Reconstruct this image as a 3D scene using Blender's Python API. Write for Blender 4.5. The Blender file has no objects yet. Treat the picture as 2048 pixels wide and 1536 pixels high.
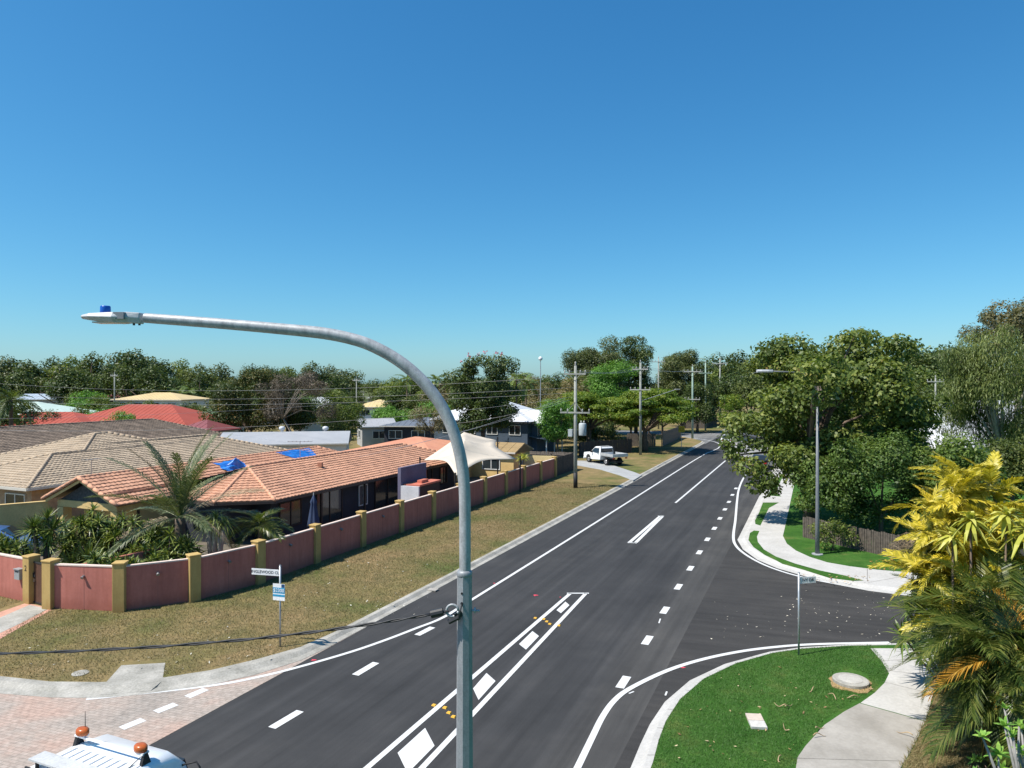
import bpy, math, random
import numpy as np
from mathutils import Vector, Matrix
random.seed(7)
SC = bpy.context.scene
COL = SC.collection
PI = math.pi
# ------------------------------------------------------------------ camera
H, F, HZ = 9.0, 1421.0, 765.0          # camera height, focal length and horizon row in photo pixels (2048 wide)
cam_d = bpy.data.cameras.new('camera')
cam = bpy.data.objects.new('camera', cam_d)
COL.objects.link(cam)
cam_d.sensor_width = 36.0
cam_d.lens = 36.0 * F / 2048.0
cam_d.clip_start = 0.1
cam_d.clip_end = 6000
cam.location = (0, 0, H)
cam.rotation_euler = (PI / 2 - math.atan(3.0 / F), 0, 0)
SC.camera = cam
# ------------------------------------------------------------------ sky and sun
SUN_EL, SUN_AZ = math.radians(57.0), math.atan2(-0.93, -0.367)   # azimuth clockwise from +Y; the sun stands to the left
w = bpy.data.worlds.new('World'); SC.world = w; w.use_nodes = True
nt = w.node_tree; nt.nodes.clear()
sky = nt.nodes.new('ShaderNodeTexSky'); sky.sky_type = 'NISHITA'; sky.sun_disc = False
sky.sun_elevation = SUN_EL; sky.sun_rotation = SUN_AZ
sky.altitude = 0; sky.air_density = 1.0; sky.dust_density = 0.5; sky.ozone_density = 6.0
# the camera's colour response, one setting for the whole sky
sep = nt.nodes.new('ShaderNodeSeparateColor'); com = nt.nodes.new('ShaderNodeCombineColor')
nt.links.new(sky.outputs[0], sep.inputs[0])
for k, (gm, gain) in enumerate(((1.36, 0.300), (0.97, 0.80), (0.80, 1.207))):
    pw = nt.nodes.new('ShaderNodeMath'); pw.operation = 'POWER'; pw.inputs[1].default_value = gm
    ml = nt.nodes.new('ShaderNodeMath'); ml.operation = 'MULTIPLY'; ml.inputs[1].default_value = gain
    nt.links.new(sep.outputs[k], pw.inputs[0]); nt.links.new(pw.outputs[0], ml.inputs[0]); nt.links.new(ml.outputs[0], com.inputs[k])
bg = nt.nodes.new('ShaderNodeBackground'); bg.inputs['Strength'].default_value = 0.118
out = nt.nodes.new('ShaderNodeOutputWorld')
nt.links.new(com.outputs[0], bg.inputs[0]); nt.links.new(bg.outputs[0], out.inputs[0])
sun_d = bpy.data.lights.new('sun', 'SUN'); sun_d.energy = 5.0; sun_d.angle = math.radians(0.53); sun_d.color = (1.0, 0.945, 0.86)
sun = bpy.data.objects.new('sun', sun_d); COL.objects.link(sun)
sd = Vector((math.sin(SUN_AZ) * math.cos(SUN_EL), math.cos(SUN_AZ) * math.cos(SUN_EL), math.sin(SUN_EL)))
sun.rotation_euler = sd.to_track_quat('Z', 'Y').to_euler()
sun.location = (-60, -10, 90)
SC.view_settings.view_transform = 'Standard'; SC.view_settings.look = 'None'
SC.view_settings.exposure = 0.5; SC.view_settings.gamma = 1.0; SC.view_settings.use_curve_mapping = False
SC.render.engine = 'CYCLES'
SC.cycles.max_bounces = 6; SC.cycles.diffuse_bounces = 2; SC.cycles.glossy_bounces = 2
SC.cycles.transmission_bounces = 3; SC.cycles.transparent_max_bounces = 4
SC.cycles.use_denoising = True

# ------------------------------------------------------------------ pixel -> place
def G(x, y, z=0.0):
    Y = (H - z) * F / (y - HZ)
    return Vector(((x - 1024) * Y / F, Y, z))
def P(x, y, Y):
    return Vector(((x - 1024) * Y / F, Y, H - (y - HZ) * Y / F))
def PX(x, Y, z=0.0):
    return Vector(((x - 1024) * Y / F, Y, z))
TH = math.atan(0.428); SN, CS = math.sin(TH), math.cos(TH)
def R(s, t, z=0.0):                       # road frame: s along the main road, t to its right
    return Vector((s * SN + t * CS, s * CS - t * SN, z))
ROADROT = -TH                             # turns local +Y onto the road direction

# ------------------------------------------------------------------ materials
MATS = {}
def _new(name):
    m = bpy.data.materials.new(name); m.use_nodes = True
    n = m.node_tree; b = n.nodes['Principled BSDF']
    return m, n, b
def _pos(n):
    g = n.nodes.new('ShaderNodeNewGeometry'); return g
def _noise(n, vec, scale, detail=4, rough=0.6):
    t = n.nodes.new('ShaderNodeTexNoise'); t.inputs['Scale'].default_value = scale
    t.inputs['Detail'].default_value = detail; t.inputs['Roughness'].default_value = rough
    n.links.new(vec, t.inputs['Vector']); return t
def _ramp(n, fac, stops):
    r = n.nodes.new('ShaderNodeValToRGB'); e = r.color_ramp.elements
    while len(e) < len(stops): e.new(0.5)
    for k, (p, c) in enumerate(stops):
        e[k].position = p; e[k].color = (*c, 1)
    n.links.new(fac, r.inputs[0]); return r
def _mix(n, fac, a, b, mode='MIX'):
    m = n.nodes.new('ShaderNodeMix'); m.data_type = 'RGBA'; m.blend_type = mode
    for sock, v in ((m.inputs[0], fac), (m.inputs[6], a), (m.inputs[7], b)):
        if isinstance(v, (int, float)): sock.default_value = v
        elif isinstance(v, tuple): sock.default_value = (*v, 1)
        else: n.links.new(v, sock)
    return m.outputs[2]
def _bump(n, b, h, strength, dist):
    bp = n.nodes.new('ShaderNodeBump'); bp.inputs['Strength'].default_value = strength
    bp.inputs['Distance'].default_value = dist
    n.links.new(h, bp.inputs['Height']); n.links.new(bp.outputs[0], b.inputs['Normal'])
def mat(name, c1, c2=None, scale=1.5, rough=0.65, metal=0.0, spec=0.4, bump=0.0, bscale=30, bdist=0.02, fine=0.12, coat=0.0):
    """plain surface with large blotches (c1..c2), fine grain and relief"""
    if name in MATS: return MATS[name]
    m, n, b = _new(name)
    if c2 is None: c2 = tuple(v * 0.82 for v in c1)
    g = _pos(n)
    t = _noise(n, g.outputs['Position'], scale)
    r = _ramp(n, t.outputs['Fac'], [(0.33, c2), (0.66, c1)])
    t2 = _noise(n, g.outputs['Position'], scale * 14, 3)
    lo, hi = 1 - fine, 1 + fine
    r2 = _ramp(n, t2.outputs['Fac'], [(0.3, (lo,) * 3), (0.7, (hi,) * 3)])
    n.links.new(_mix(n, 1.0, r.outputs[0], r2.outputs[0], 'MULTIPLY'), b.inputs['Base Color'])
    b.inputs['Roughness'].default_value = rough; b.inputs['Metallic'].default_value = metal
    b.inputs['Specular IOR Level'].default_value = spec
    b.inputs['Coat Weight'].default_value = coat
    if bump:
        t3 = _noise(n, g.outputs['Position'], bscale, 5)
        _bump(n, b, t3.outputs['Fac'], bump, bdist)
    MATS[name] = m; return m
def leafmat(name, dark, mid, light, trans=0.3, rough=0.5, hue=None):
    if name in MATS: return MATS[name]
    m, n, b = _new(name)
    a = n.nodes.new('ShaderNodeAttribute'); a.attribute_name = 'v'
    g = _pos(n)
    ad = n.nodes.new('ShaderNodeMath'); ad.operation = 'MULTIPLY_ADD'
    n.links.new(g.outputs['Random Per Island'], ad.inputs[0]); ad.inputs[1].default_value = 0.45
    ml = n.nodes.new('ShaderNodeMath'); ml.operation = 'MULTIPLY'; ml.inputs[1].default_value = 0.55
    n.links.new(a.outputs['Fac'], ml.inputs[0]); n.links.new(ml.outputs[0], ad.inputs[2])
    stops = [(0.12, dark), (0.5, mid), (0.86, light)]
    if hue: stops.append((0.97, hue))
    r = _ramp(n, ad.outputs[0], stops)
    oi = n.nodes.new('ShaderNodeObjectInfo')
    r3 = _ramp(n, oi.outputs['Random'], [(0.0, (0.82, 0.86, 0.85)), (1.0, (1.15, 1.08, 1.0))])
    col = _mix(n, 1.0, r.outputs[0], r3.outputs[0], 'MULTIPLY')
    n.links.new(col, b.inputs['Base Color'])
    b.inputs['Roughness'].default_value = rough; b.inputs['Specular IOR Level'].default_value = 0.35
    if trans:
        tr = n.nodes.new('ShaderNodeBsdfTranslucent'); mx = n.nodes.new('ShaderNodeMixShader')
        mx.inputs[0].default_value = trans
        n.links.new(_mix(n, 1.0, col, (1.25, 1.3, 0.6), 'MULTIPLY'), tr.inputs[0])
        n.links.new(b.outputs[0], mx.inputs[1]); n.links.new(tr.outputs[0], mx.inputs[2])
        n.links.new(mx.outputs[0], n.nodes['Material Output'].inputs[0])
    MATS[name] = m; return m

# ------------------------------------------------------------------ mesh building
class MB:
    def __init__(s): s.v = []; s.f = []
    def add(s, vs, fs):
        o = len(s.v); s.v += [tuple(p) for p in vs]; s.f += [tuple(i + o for i in f) for f in fs]; return s
    def box(s, c, d, rz=0.0, taper=1.0):
        cx, cy, cz = c; dx, dy, dz = (q / 2 for q in d); vs = []
        ca, sa = math.cos(rz), math.sin(rz)
        for z, k in ((-dz, 1.0), (dz, taper)):
            for x, y in ((-dx, -dy), (dx, -dy), (dx, dy), (-dx, dy)):
                x *= k; y *= k
                vs.append((cx + x * ca - y * sa, cy + x * sa + y * ca, cz + z))
        return s.add(vs, [(3, 2, 1, 0), (4, 5, 6, 7), (0, 1, 5, 4), (1, 2, 6, 5), (2, 3, 7, 6), (3, 0, 4, 7)])
    def bar(s, a, b, w, h=None, up=(0, 0, 1)):
        a, b = Vector(a), Vector(b); h = h or w
        d = (b - a).normalized(); u = Vector(up)
        if abs(d.dot(u)) > 0.98: u = Vector((1, 0, 0))
        r = d.cross(u).normalized(); u = r.cross(d).normalized()
        vs = [p + r * (w / 2 * i) + u * (h / 2 * j) for p in (a, b) for i, j in ((-1, -1), (1, -1), (1, 1), (-1, 1))]
        return s.add(vs, [(0, 1, 2, 3), (7, 6, 5, 4), (1, 0, 4, 5), (2, 1, 5, 6), (3, 2, 6, 7), (0, 3, 7, 4)])
    def prism(s, poly, z0, z1):
        n = len(poly); vs = [(p[0], p[1], z0) for p in poly] + [(p[0], p[1], z1) for p in poly]
        area = sum(poly[i][0] * poly[(i + 1) % n][1] - poly[(i + 1) % n][0] * poly[i][1] for i in range(n))
        fs = [tuple(range(n, 2 * n)), tuple(range(n - 1, -1, -1))] + [(i, (i + 1) % n, n + (i + 1) % n, n + i) for i in range(n)]
        if area < 0: fs = [tuple(reversed(f)) for f in fs]
        return s.add(vs, fs)
    def sheet(s, poly, z):
        n = len(poly)
        area = sum(poly[i][0] * poly[(i + 1) % n][1] - poly[(i + 1) % n][0] * poly[i][1] for i in range(n))
        f = tuple(range(n)) if area > 0 else tuple(range(n - 1, -1, -1))
        return s.add([(p[0], p[1], z) for p in poly], [f])
    def extr(s, poly, axis, a0, a1):
        """polygon in the plane across `axis` ('x' -> (y,z), 'y' -> (x,z)), pulled from a0 to a1"""
        n = len(poly)
        mk = (lambda a, p: (a, p[0], p[1])) if axis == 'x' else (lambda a, p: (p[0], a, p[1]))
        vs = [mk(a0, p) for p in poly] + [mk(a1, p) for p in poly]
        return s.add(vs, [tuple(range(n)), tuple(range(2 * n - 1, n - 1, -1))] + [(i, n + i, n + (i + 1) % n, (i + 1) % n) for i in range(n)])
    def tube(s, pts, rad, n=8, cap=True):
        pts = [Vector(p) for p in pts]
        if not hasattr(rad, '__len__'): rad = [rad] * len(pts)
        o = len(s.v); prev = None
        for i, p in enumerate(pts):
            d = (pts[min(i + 1, len(pts) - 1)] - pts[max(i - 1, 0)]).normalized()
            if prev is None:
                u = Vector((0, 0, 1)) if abs(d.z) < 0.9 else Vector((1, 0, 0))
                r = d.cross(u).normalized()
            else:
                r = (prev - d * prev.dot(d)).normalized()
            prev = r; u = d.cross(r)
            for k in range(n):
                a = 2 * PI * k / n
                s.v.append(tuple(p + (r * math.cos(a) + u * math.sin(a)) * rad[i]))
        for i in range(len(pts) - 1):
            for k in range(n):
                a, b = o + i * n + k, o + i * n + (k + 1) % n
                s.f.append((a, b, b + n, a + n))
        if cap:
            s.f.append(tuple(o + k for k in reversed(range(n))))
            s.f.append(tuple(o + (len(pts) - 1) * n + k for k in range(n)))
        return s
    def lathe(s, prof, n=14, c=(0, 0, 0)):
        o = len(s.v)
        for r, z in prof:
            for k in range(n):
                a = 2 * PI * k / n
                s.v.append((c[0] + r * math.cos(a), c[1] + r * math.sin(a), c[2] + z))
        for i in range(len(prof) - 1):
            for k in range(n):
                a, b = o + i * n + k, o + i * n + (k + 1) % n
                s.f.append((a, b, b + n, a + n))
        s.f.append(tuple(o + k for k in reversed(range(n)))); s.f.append(tuple(o + (len(prof) - 1) * n + k for k in range(n)))
        return s
    def loft(s, secs, cap=True):
        n = len(secs[0]); o = len(s.v)
        for sec in secs: s.v += [tuple(p) for p in sec]
        for i in range(len(secs) - 1):
            for k in range(n):
                a, b = o + i * n + k, o + i * n + (k + 1) % n
                s.f.append((a, b, b + n, a + n))
        if cap:
            s.f.append(tuple(o + k for k in reversed(range(n)))); s.f.append(tuple(o + (len(secs) - 1) * n + k for k in range(n)))
        return s
    def mesh(s, name, smooth=False):
        me = bpy.data.meshes.new(name); me.from_pydata(s.v, [], s.f); me.update()
        if smooth:
            me.polygons.foreach_set('use_smooth', [True] * len(me.polygons))
        return me
    def build(s, name, m, parent=None, smooth=False, loc=None, rz=0.0):
        return obj(name, s.mesh(name, smooth), m, parent, loc, rz)
def obj(name, me, m=None, parent=None, loc=None, rz=0.0):
    o = bpy.data.objects.new(name, me); COL.objects.link(o)
    if m is not None and not len(me.materials): me.materials.append(m)
    if parent is not None: o.parent = parent
    if loc is not None: o.location = loc
    if rz: o.rotation_euler = (0, 0, rz)
    return o
def autosmooth(o, deg=35):
    me = o.data; me.polygons.foreach_set('use_smooth', [True] * len(me.polygons))
    me.set_sharp_from_angle(angle=math.radians(deg)); return o
def bevel(o, wd=0.02, seg=2):
    md = o.modifiers.new('bevel', 'BEVEL'); md.width = wd; md.segments = seg; md.limit_method = 'ANGLE'; return o
def tag(o, label, cat, group=None):
    o['label'] = label; o['category'] = cat
    if group: o['group'] = group
    return o
def thing(name, label, cat, loc=(0, 0, 0), rz=0.0, group=None):
    o = bpy.data.objects.new(name, None); COL.objects.link(o)
    o.location = loc; o.rotation_euler = (0, 0, rz); o.empty_display_size = 0.3
    return tag(o, label, cat, group)
def struct(o): o['kind'] = 'structure'; return o
def copy_tree(o, parent=None):
    c = o.copy(); COL.objects.link(c); c.parent = parent
    for ch in list(o.children): copy_tree(ch, c)
    return c
def quadmesh(name, V, vals=None, nper=4):
    """V: (N,nper,3) array of separate faces"""
    N = V.shape[0]; me = bpy.data.meshes.new(name)
    me.vertices.add(N * nper); me.vertices.foreach_set('co', V.astype(np.float32).ravel())
    me.loops.add(N * nper); me.loops.foreach_set('vertex_index', np.arange(N * nper, dtype=np.int32))
    me.polygons.add(N); me.polygons.foreach_set('loop_start', np.arange(0, N * nper, nper, dtype=np.int32))
    me.polygons.foreach_set('loop_total', np.full(N, nper, dtype=np.int32))
    me.update(calc_edges=True)
    if vals is not None:
        at = me.attributes.new('v', 'FLOAT', 'POINT'); at.data.foreach_set('value', np.repeat(vals, nper).astype(np.float32))
    return me
def text_mesh(body, size, depth=0.004, align='CENTER'):
    c = bpy.data.curves.new('lettering', 'FONT'); c.body = body; c.size = size; c.extrude = depth
    c.align_x = align; c.align_y = 'CENTER'; c.resolution_u = 3
    o = bpy.data.objects.new('lettering', c); COL.objects.link(o)
    dg = bpy.context.evaluated_depsgraph_get()
    me = bpy.data.meshes.new_from_object(o.evaluated_get(dg))
    bpy.data.objects.remove(o); bpy.data.curves.remove(c)
    return me
def lettering(body, size, m, parent, loc, right, up, align='CENTER', name='lettering'):
    me = text_mesh(body, size, align=align); me.materials.clear(); me.materials.append(m)
    o = obj(name, me, None, parent)
    r = Vector(right).normalized(); u = Vector(up).normalized(); nn = r.cross(u)
    M = Matrix((r, u, nn)).transposed().to_4x4(); M.translation = Vector(loc)
    o.matrix_local = M; return o
# ================================================================== surfaces
def m_asphalt(name, base, edge=None, turn=0):
    m, n, b = _new(name); g = _pos(n)
    pos = g.outputs['Position']
    mp0 = n.nodes.new('ShaderNodeMapping'); mp0.inputs['Rotation'].default_value = (0, 0, TH if not turn else TH + turn)
    n.links.new(pos, mp0.inputs['Vector'])
    mp = n.nodes.new('ShaderNodeMapping'); mp.inputs['Scale'].default_value = (1.5, 0.045, 1)
    n.links.new(mp0.outputs[0], mp.inputs['Vector'])
    st = _noise(n, mp.outputs[0], 1.6, 5, 0.62)                      # wheel-track streaks along the road
    r1 = _ramp(n, st.outputs['Fac'], [(0.28, tuple(v * 0.74 for v in base)), (0.72, tuple(v * 1.3 for v in base))])
    bl = _noise(n, pos, 0.22, 7, 0.68)
    r2 = _ramp(n, bl.outputs['Fac'], [(0.28, (0.74,) * 3), (0.5, (1.0,) * 3), (0.74, (1.38, 1.35, 1.3))])
    gr = _noise(n, pos, 55, 2, 0.8)
    r3 = _ramp(n, gr.outputs['Fac'], [(0.25, (0.62,) * 3), (0.6, (1.0,) * 3), (0.8, (1.55,) * 3)])
    c = _mix(n, 1.0, r1.outputs[0], r2.outputs[0], 'MULTIPLY'); c = _mix(n, 1.0, c, r3.outputs[0], 'MULTIPLY')
    if edge:
        sx = n.nodes.new('ShaderNodeSeparateXYZ'); mp2 = n.nodes.new('ShaderNodeMapping')
        mp2.inputs['Rotation'].default_value = (0, 0, TH); n.links.new(pos, mp2.inputs['Vector'])
        n.links.new(mp2.outputs[0], sx.inputs[0])
        wob = _noise(n, pos, 0.5, 3)
        ma = n.nodes.new('ShaderNodeMath'); ma.operation = 'MULTIPLY_ADD'; ma.inputs[1].default_value = 1.2
        n.links.new(wob.outputs['Fac'], ma.inputs[0]); n.links.new(sx.outputs[0], ma.inputs[2])
        mr = n.nodes.new('ShaderNodeMapRange'); mr.inputs[1].default_value = -5.7; mr.inputs[2].default_value = -4.7
        n.links.new(ma.outputs[0], mr.inputs[0])
        c = _mix(n, mr.outputs[0], c, _mix(n, 1.0, c, edge, 'MULTIPLY'))
    n.links.new(c, b.inputs['Base Color']); b.inputs['Roughness'].default_value = 0.82
    b.inputs['Specular IOR Level'].default_value = 0.3
    _bump(n, b, gr.outputs['Fac'], 0.5, 0.01)
    MATS[name] = m; return m
def m_grass(name, dry, mid, green, patch=0.22, bias=0.5, fine=9.0, amp=1.0):
    m, n, b = _new(name); pos = _pos(n).outputs['Position']
    t1 = _noise(n, pos, patch, 6, 0.62)
    r = _ramp(n, t1.outputs['Fac'], [(bias - 0.14, dry), (bias, mid), (bias + 0.16, green)])
    t2 = _noise(n, pos, fine, 4, 0.75)
    r2 = _ramp(n, t2.outputs['Fac'], [(0.25, tuple(1 + (v - 1) * amp for v in (0.55, 0.58, 0.5))), (0.5, (1, 1, 1)), (0.75, tuple(1 + (v - 1) * amp for v in (1.45, 1.4, 1.25)))])
    c = _mix(n, 1.0, r.outputs[0], r2.outputs[0], 'MULTIPLY')
    t3 = _noise(n, pos, 1.1, 4, 0.7)
    c = _mix(n, 1.0, c, _ramp(n, t3.outputs['Fac'], [(0.3, (0.75, 0.8, 0.75)), (0.7, (1.22, 1.16, 1.1))]).outputs[0], 'MULTIPLY')
    n.links.new(c, b.inputs['Base Color']); b.inputs['Roughness'].default_value = 0.95
    b.inputs['Specular IOR Level'].default_value = 0.1
    _bump(n, b, t2.outputs['Fac'], 0.8, 0.05)
    MATS[name] = m; return m
def m_paver():
    m, n, b = _new('paver_brick'); pos = _pos(n).outputs['Position']
    mp = n.nodes.new('ShaderNodeMapping'); mp.inputs['Rotation'].default_value = (0, 0, math.radians(18)); n.links.new(pos, mp.inputs['Vector'])
    br = n.nodes.new('ShaderNodeTexBrick'); n.links.new(mp.outputs[0], br.inputs['Vector'])
    br.inputs['Scale'].default_value = 1.0; br.inputs['Brick Width'].default_value = 0.23; br.inputs['Row Height'].default_value = 0.115
    br.inputs['Mortar Size'].default_value = 0.009; br.inputs['Color1'].default_value = (0.40, 0.325, 0.28, 1)
    br.inputs['Color2'].default_value = (0.44, 0.365, 0.32, 1); br.inputs['Mortar'].default_value = (0.29, 0.245, 0.21, 1)
    t = _noise(n, pos, 0.42, 5, 0.6)
    grime = _ramp(n, t.outputs['Fac'], [(0.36, (0.98, 0.84, 0.78)), (0.5, (0.88, 0.88, 0.86)), (0.66, (0.72, 0.76, 0.76))])
    c = _mix(n, 1.0, br.outputs['Color'], grime.outputs[0], 'MULTIPLY')
    t2 = _noise(n, pos, 6, 4, 0.7)
    c = _mix(n, 1.0, c, _ramp(n, t2.outputs['Fac'], [(0.3, (0.72,) * 3), (0.7, (1.18,) * 3)]).outputs[0], 'MULTIPLY')
    n.links.new(c, b.inputs['Base Color']); b.inputs['Roughness'].default_value = 0.85
    _bump(n, b, br.outputs['Fac'], -0.6, 0.008)
    return m
def m_paint():
    m, n, b = _new('road_paint'); pos = _pos(n).outputs['Position']
    t = _noise(n, pos, 7, 5, 0.75)
    r = _ramp(n, t.outputs['Fac'], [(0.22, (0.42, 0.42, 0.41)), (0.40, (0.58, 0.58, 0.57)), (0.8, (0.66, 0.66, 0.65))])
    n.links.new(r.outputs[0], b.inputs['Base Color']); b.inputs['Roughness'].default_value = 0.6
    return m
ASPH = m_asphalt('asphalt_new', (0.041, 0.0405, 0.041), edge=(1.5, 1.46, 1.38))
ASPH2 = m_asphalt('asphalt_side', (0.044, 0.0415, 0.0395), turn=PI / 2 - .1)
ASPH3 = m_asphalt('asphalt_grey', (0.17, 0.17, 0.17))
DRY = m_grass('dry_grass', (0.235, 0.170, 0.092), (0.185, 0.150, 0.070), (0.085, 0.112, 0.034), 0.2, 0.50, 9.0, .55)
TURF = m_grass('new_turf', (0.105, 0.140, 0.040), (0.052, 0.128, 0.025), (0.036, 0.105, 0.018), 0.8, 0.44, 16)
FIELD = m_grass('field', (0.10, 0.105, 0.045), (0.075, 0.09, 0.032), (0.05, 0.07, 0.024), 0.05, 0.5)
YARD = mat('yard_soil', (0.16, 0.13, 0.10), (0.08, 0.075, 0.055), 0.8, 0.95, bump=0.5)
CONC = mat('new_concrete', (0.47, 0.455, 0.43), (0.40, 0.385, 0.36), 0.9, 0.85, spec=0.2, bump=0.15, bscale=60, fine=0.09)
CONC_MID = mat('weathered_path', (0.36, 0.335, 0.30), (0.255, 0.235, 0.205), 0.9, 0.85, bump=0.2, fine=0.07)
CONC_OLD = mat('old_concrete', (0.40, 0.38, 0.34), (0.24, 0.23, 0.20), 1.2, 0.9, bump=0.4, fine=0.18)
PAINT = m_paint(); PAVER = m_paver()
YELLOW = mat('yellow_marker', (0.75, 0.42, 0.05), rough=0.5)
PINK = mat('pink_spray', (0.55, 0.06, 0.09), rough=0.8)
EDGEBRICK = mat('edge_brick', (0.55, 0.30, 0.22), (0.42, 0.22, 0.16), 6, 0.85)

struct(MB().sheet([(-3000, -200), (3000, -200), (3000, 5000), (-3000, 5000)], -0.05).build('ground', FIELD))
road = struct(MB().sheet([R(-40, -15.2), R(-40, -4.0), R(420, -4.0), R(420, -15.2)], 0.0).build('main_road', ASPH))
ivy = struct(MB().sheet([R(8, -4.32), R(34, -4.32), R(47, -4.32), R(60, 60), R(60, 95), R(-20, 95), R(-20, 10)], 0.004).build('side_road', ASPH2))
pav = struct(MB().sheet([R(-30, -15.2), R(33, -15.2), R(33, -22), R(33, -90), R(-40, -90), R(-40, -15.2)], 0.004).build('paver_street', PAVER))
struct(MB().sheet([R(107, -14.9), R(134, -14.9), R(134, -120), R(112, -120)], 0.004).build('far_side_road', ASPH3))

# left land: verge, gardens and everything behind
kb_left = [R(s, -15.66) for s in (118,)] and [G(1350, 871), G(1385, 878), R(110.5, -15.9)] + [R(s, -15.66) for s in (107, 95, 85, 75, 65, 55, 45, 38, 33, 29)] + \
    [G(667, 1272), G(600, 1302), G(512, 1327), G(420, 1349), G(332, 1363), G(260, 1371), G(200, 1373), G(100, 1372), G(0, 1361), Vector((-18.5, 23.0, 0)), Vector((-24, 26.6, 0)), Vector((-34, 33, 0)), Vector((-60, 46, 0)), Vector((-150, 90, 0))]
kf_left = [G(1352, 873), G(1390, 881), R(109.5, -15.35)] + [R(s, -15.16) for s in (107, 95, 85, 75, 65, 55, 45, 38, 33, 28.2)] + \
    [G(655, 1296), G(600, 1322), G(512, 1350), G(420, 1371), G(330, 1383), G(256, 1393), G(190, 1397), G(100, 1396), G(0, 1388), Vector((-18.2, 22.4, 0)), Vector((-23.7, 25.9, 0)), Vector((-33.7, 32.3, 0)), Vector((-59.7, 45.3, 0)), Vector((-149.7, 89.3, 0))]
land_left = kb_left + [Vector((-150, 260, 0)), R(119.5, -130), R(119.5, -30)]
struct(MB().prism(land_left, -0.3, 0.12).build('verge', DRY))
land_far = [R(131, -17), R(131, -140), R(330, -140), R(330, -16.2), R(134, -16.2)]
struct(MB().prism(land_far, -0.3, 0.12).build('far_verge', DRY))
def kerb(front, back, z, m, name):
    b = MB(); n = len(front)
    for i in range(n - 1):
        f0, f1, k0, k1 = front[i], front[i + 1], back[i], back[i + 1]
        prof0 = [(k0, z), (k0.lerp(f0, 0.35), z), (k0.lerp(f0, 0.62), 0.035), (f0, 0.012), (f0, -0.1), (k0, -0.1)]
        prof1 = [(k1, z), (k1.lerp(f1, 0.35), z), (k1.lerp(f1, 0.62), 0.035), (f1, 0.012), (f1, -0.1), (k1, -0.1)]
        vs = [(p.x, p.y, q) for p, q in prof0] + [(p.x, p.y, q) for p, q in prof1]
        b.add(vs, [(j, (j + 1) % 6, 6 + (j + 1) % 6, 6 + j) for j in range(6)] + ([tuple(range(6))] if i == 0 else []) + ([tuple(range(11, 5, -1))] if i == n - 2 else []))
    return struct(b.build(name, m))
kerb(kf_left, kb_left, 0.127, CONC_OLD, 'kerb_left')
kerb([R(420, -15.6), R(134, -15.6)], [R(420, -16.15), R(134, -16.15)], 0.127, CONC_OLD, 'kerb_far')
# right far corner
kf_r = [Vector((70, 37, 0)), G(1950, 1204), G(1855, 1197), G(1737, 1182), G(1660, 1166), G(1600, 1150), G(1555, 1137), G(1515, 1120), G(1486, 1099), G(1475, 1080), R(43.6, -4.12), R(46, -4.12), R(65, -4.12), R(110, -4.12), R(330, -4.12)]
kb_r = [Vector((70, 37.9, 0)), G(1950, 1191), G(1855, 1184), G(1737, 1171), G(1668, 1156), G(1612, 1142), G(1570, 1129), G(1532, 1112), G(1506, 1095), G(1496, 1080), R(44.0, -3.45), R(46, -3.45), R(65, -3.45), R(110, -3.45), R(330, -3.45)]
land_r = kb_r + [Vector((330, 300, 0)), Vector((200, 60, 0)), Vector((71, 38, 0))]
struct(MB().prism(land_r, -0.3, 0.12).build('lawn_far_corner', TURF))
kerb(kf_r, kb_r, 0.128, CONC, 'kerb_far_corner')
# right near corner
kf_n = [R(-40, -4.05), R(0, -4.05), R(12, -4.03), G(1262, 1536), G(1281, 1490), G(1300, 1450), G(1330, 1405), G(1380, 1362), G(1450, 1329), G(1530, 1307), G(1600, 1298), G(1700, 1292), G(1810, 1289), G(1900, 1290), Vector((26, 25.2, 0)), Vector((70, 31, 0))]
kb_n = [R(-40, -3.4), R(0, -3.4), R(12, -3.38), G(1306, 1536), G(1318, 1490), G(1332, 1452), G(1360, 1408), G(1408, 1366), G(1472, 1335), G(1545, 1314), G(1605, 1305), G(1700, 1299), G(1810, 1297), G(1900, 1298), Vector((26, 24.6, 0)), Vector((70, 30.4, 0))]
land_n = kb_n + [Vector((70, -40, 0)), Vector((0, -60, 0))]
struct(MB().prism(land_n, -0.3, 0.12).build('lawn_near_corner', TURF))
kerb(kf_n, kb_n, 0.128, CONC, 'kerb_near_corner')
# concrete paths
def slab(px, z0, z1, m, name, par=None):
    poly = [G(*p, z1) if not isinstance(p, Vector) else p for p in px]
    return struct(MB().prism(poly, z0, z1).build(name, m, par))
inner = [G(1855, 1153), G(1815, 1150), G(1755, 1145), G(1700, 1138), G(1655, 1130), G(1620, 1119), G(1592, 1106), G(1574, 1092), G(1566, 1076), R(46.2, -1.75), R(70, -1.75), R(140, -1.75)]
outer = [G(1855, 1184), G(1737, 1171), G(1668, 1156), G(1612, 1142), G(1570, 1129), G(1532, 1112), G(1506, 1095), G(1496, 1080), R(44.0, -3.45), R(46, -3.45), R(70, -3.45), R(140, -3.45)]
struct(MB().prism(outer + inner[::-1], 0.0, 0.1285).build('footpath_far', CONC))
struct(MB().prism([G(1855, 1184), G(1855, 1153), Vector((60, 41, 0)), Vector((60, 37, 0))], 0.0, 0.1285).build('footpath_side', CONC))
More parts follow.
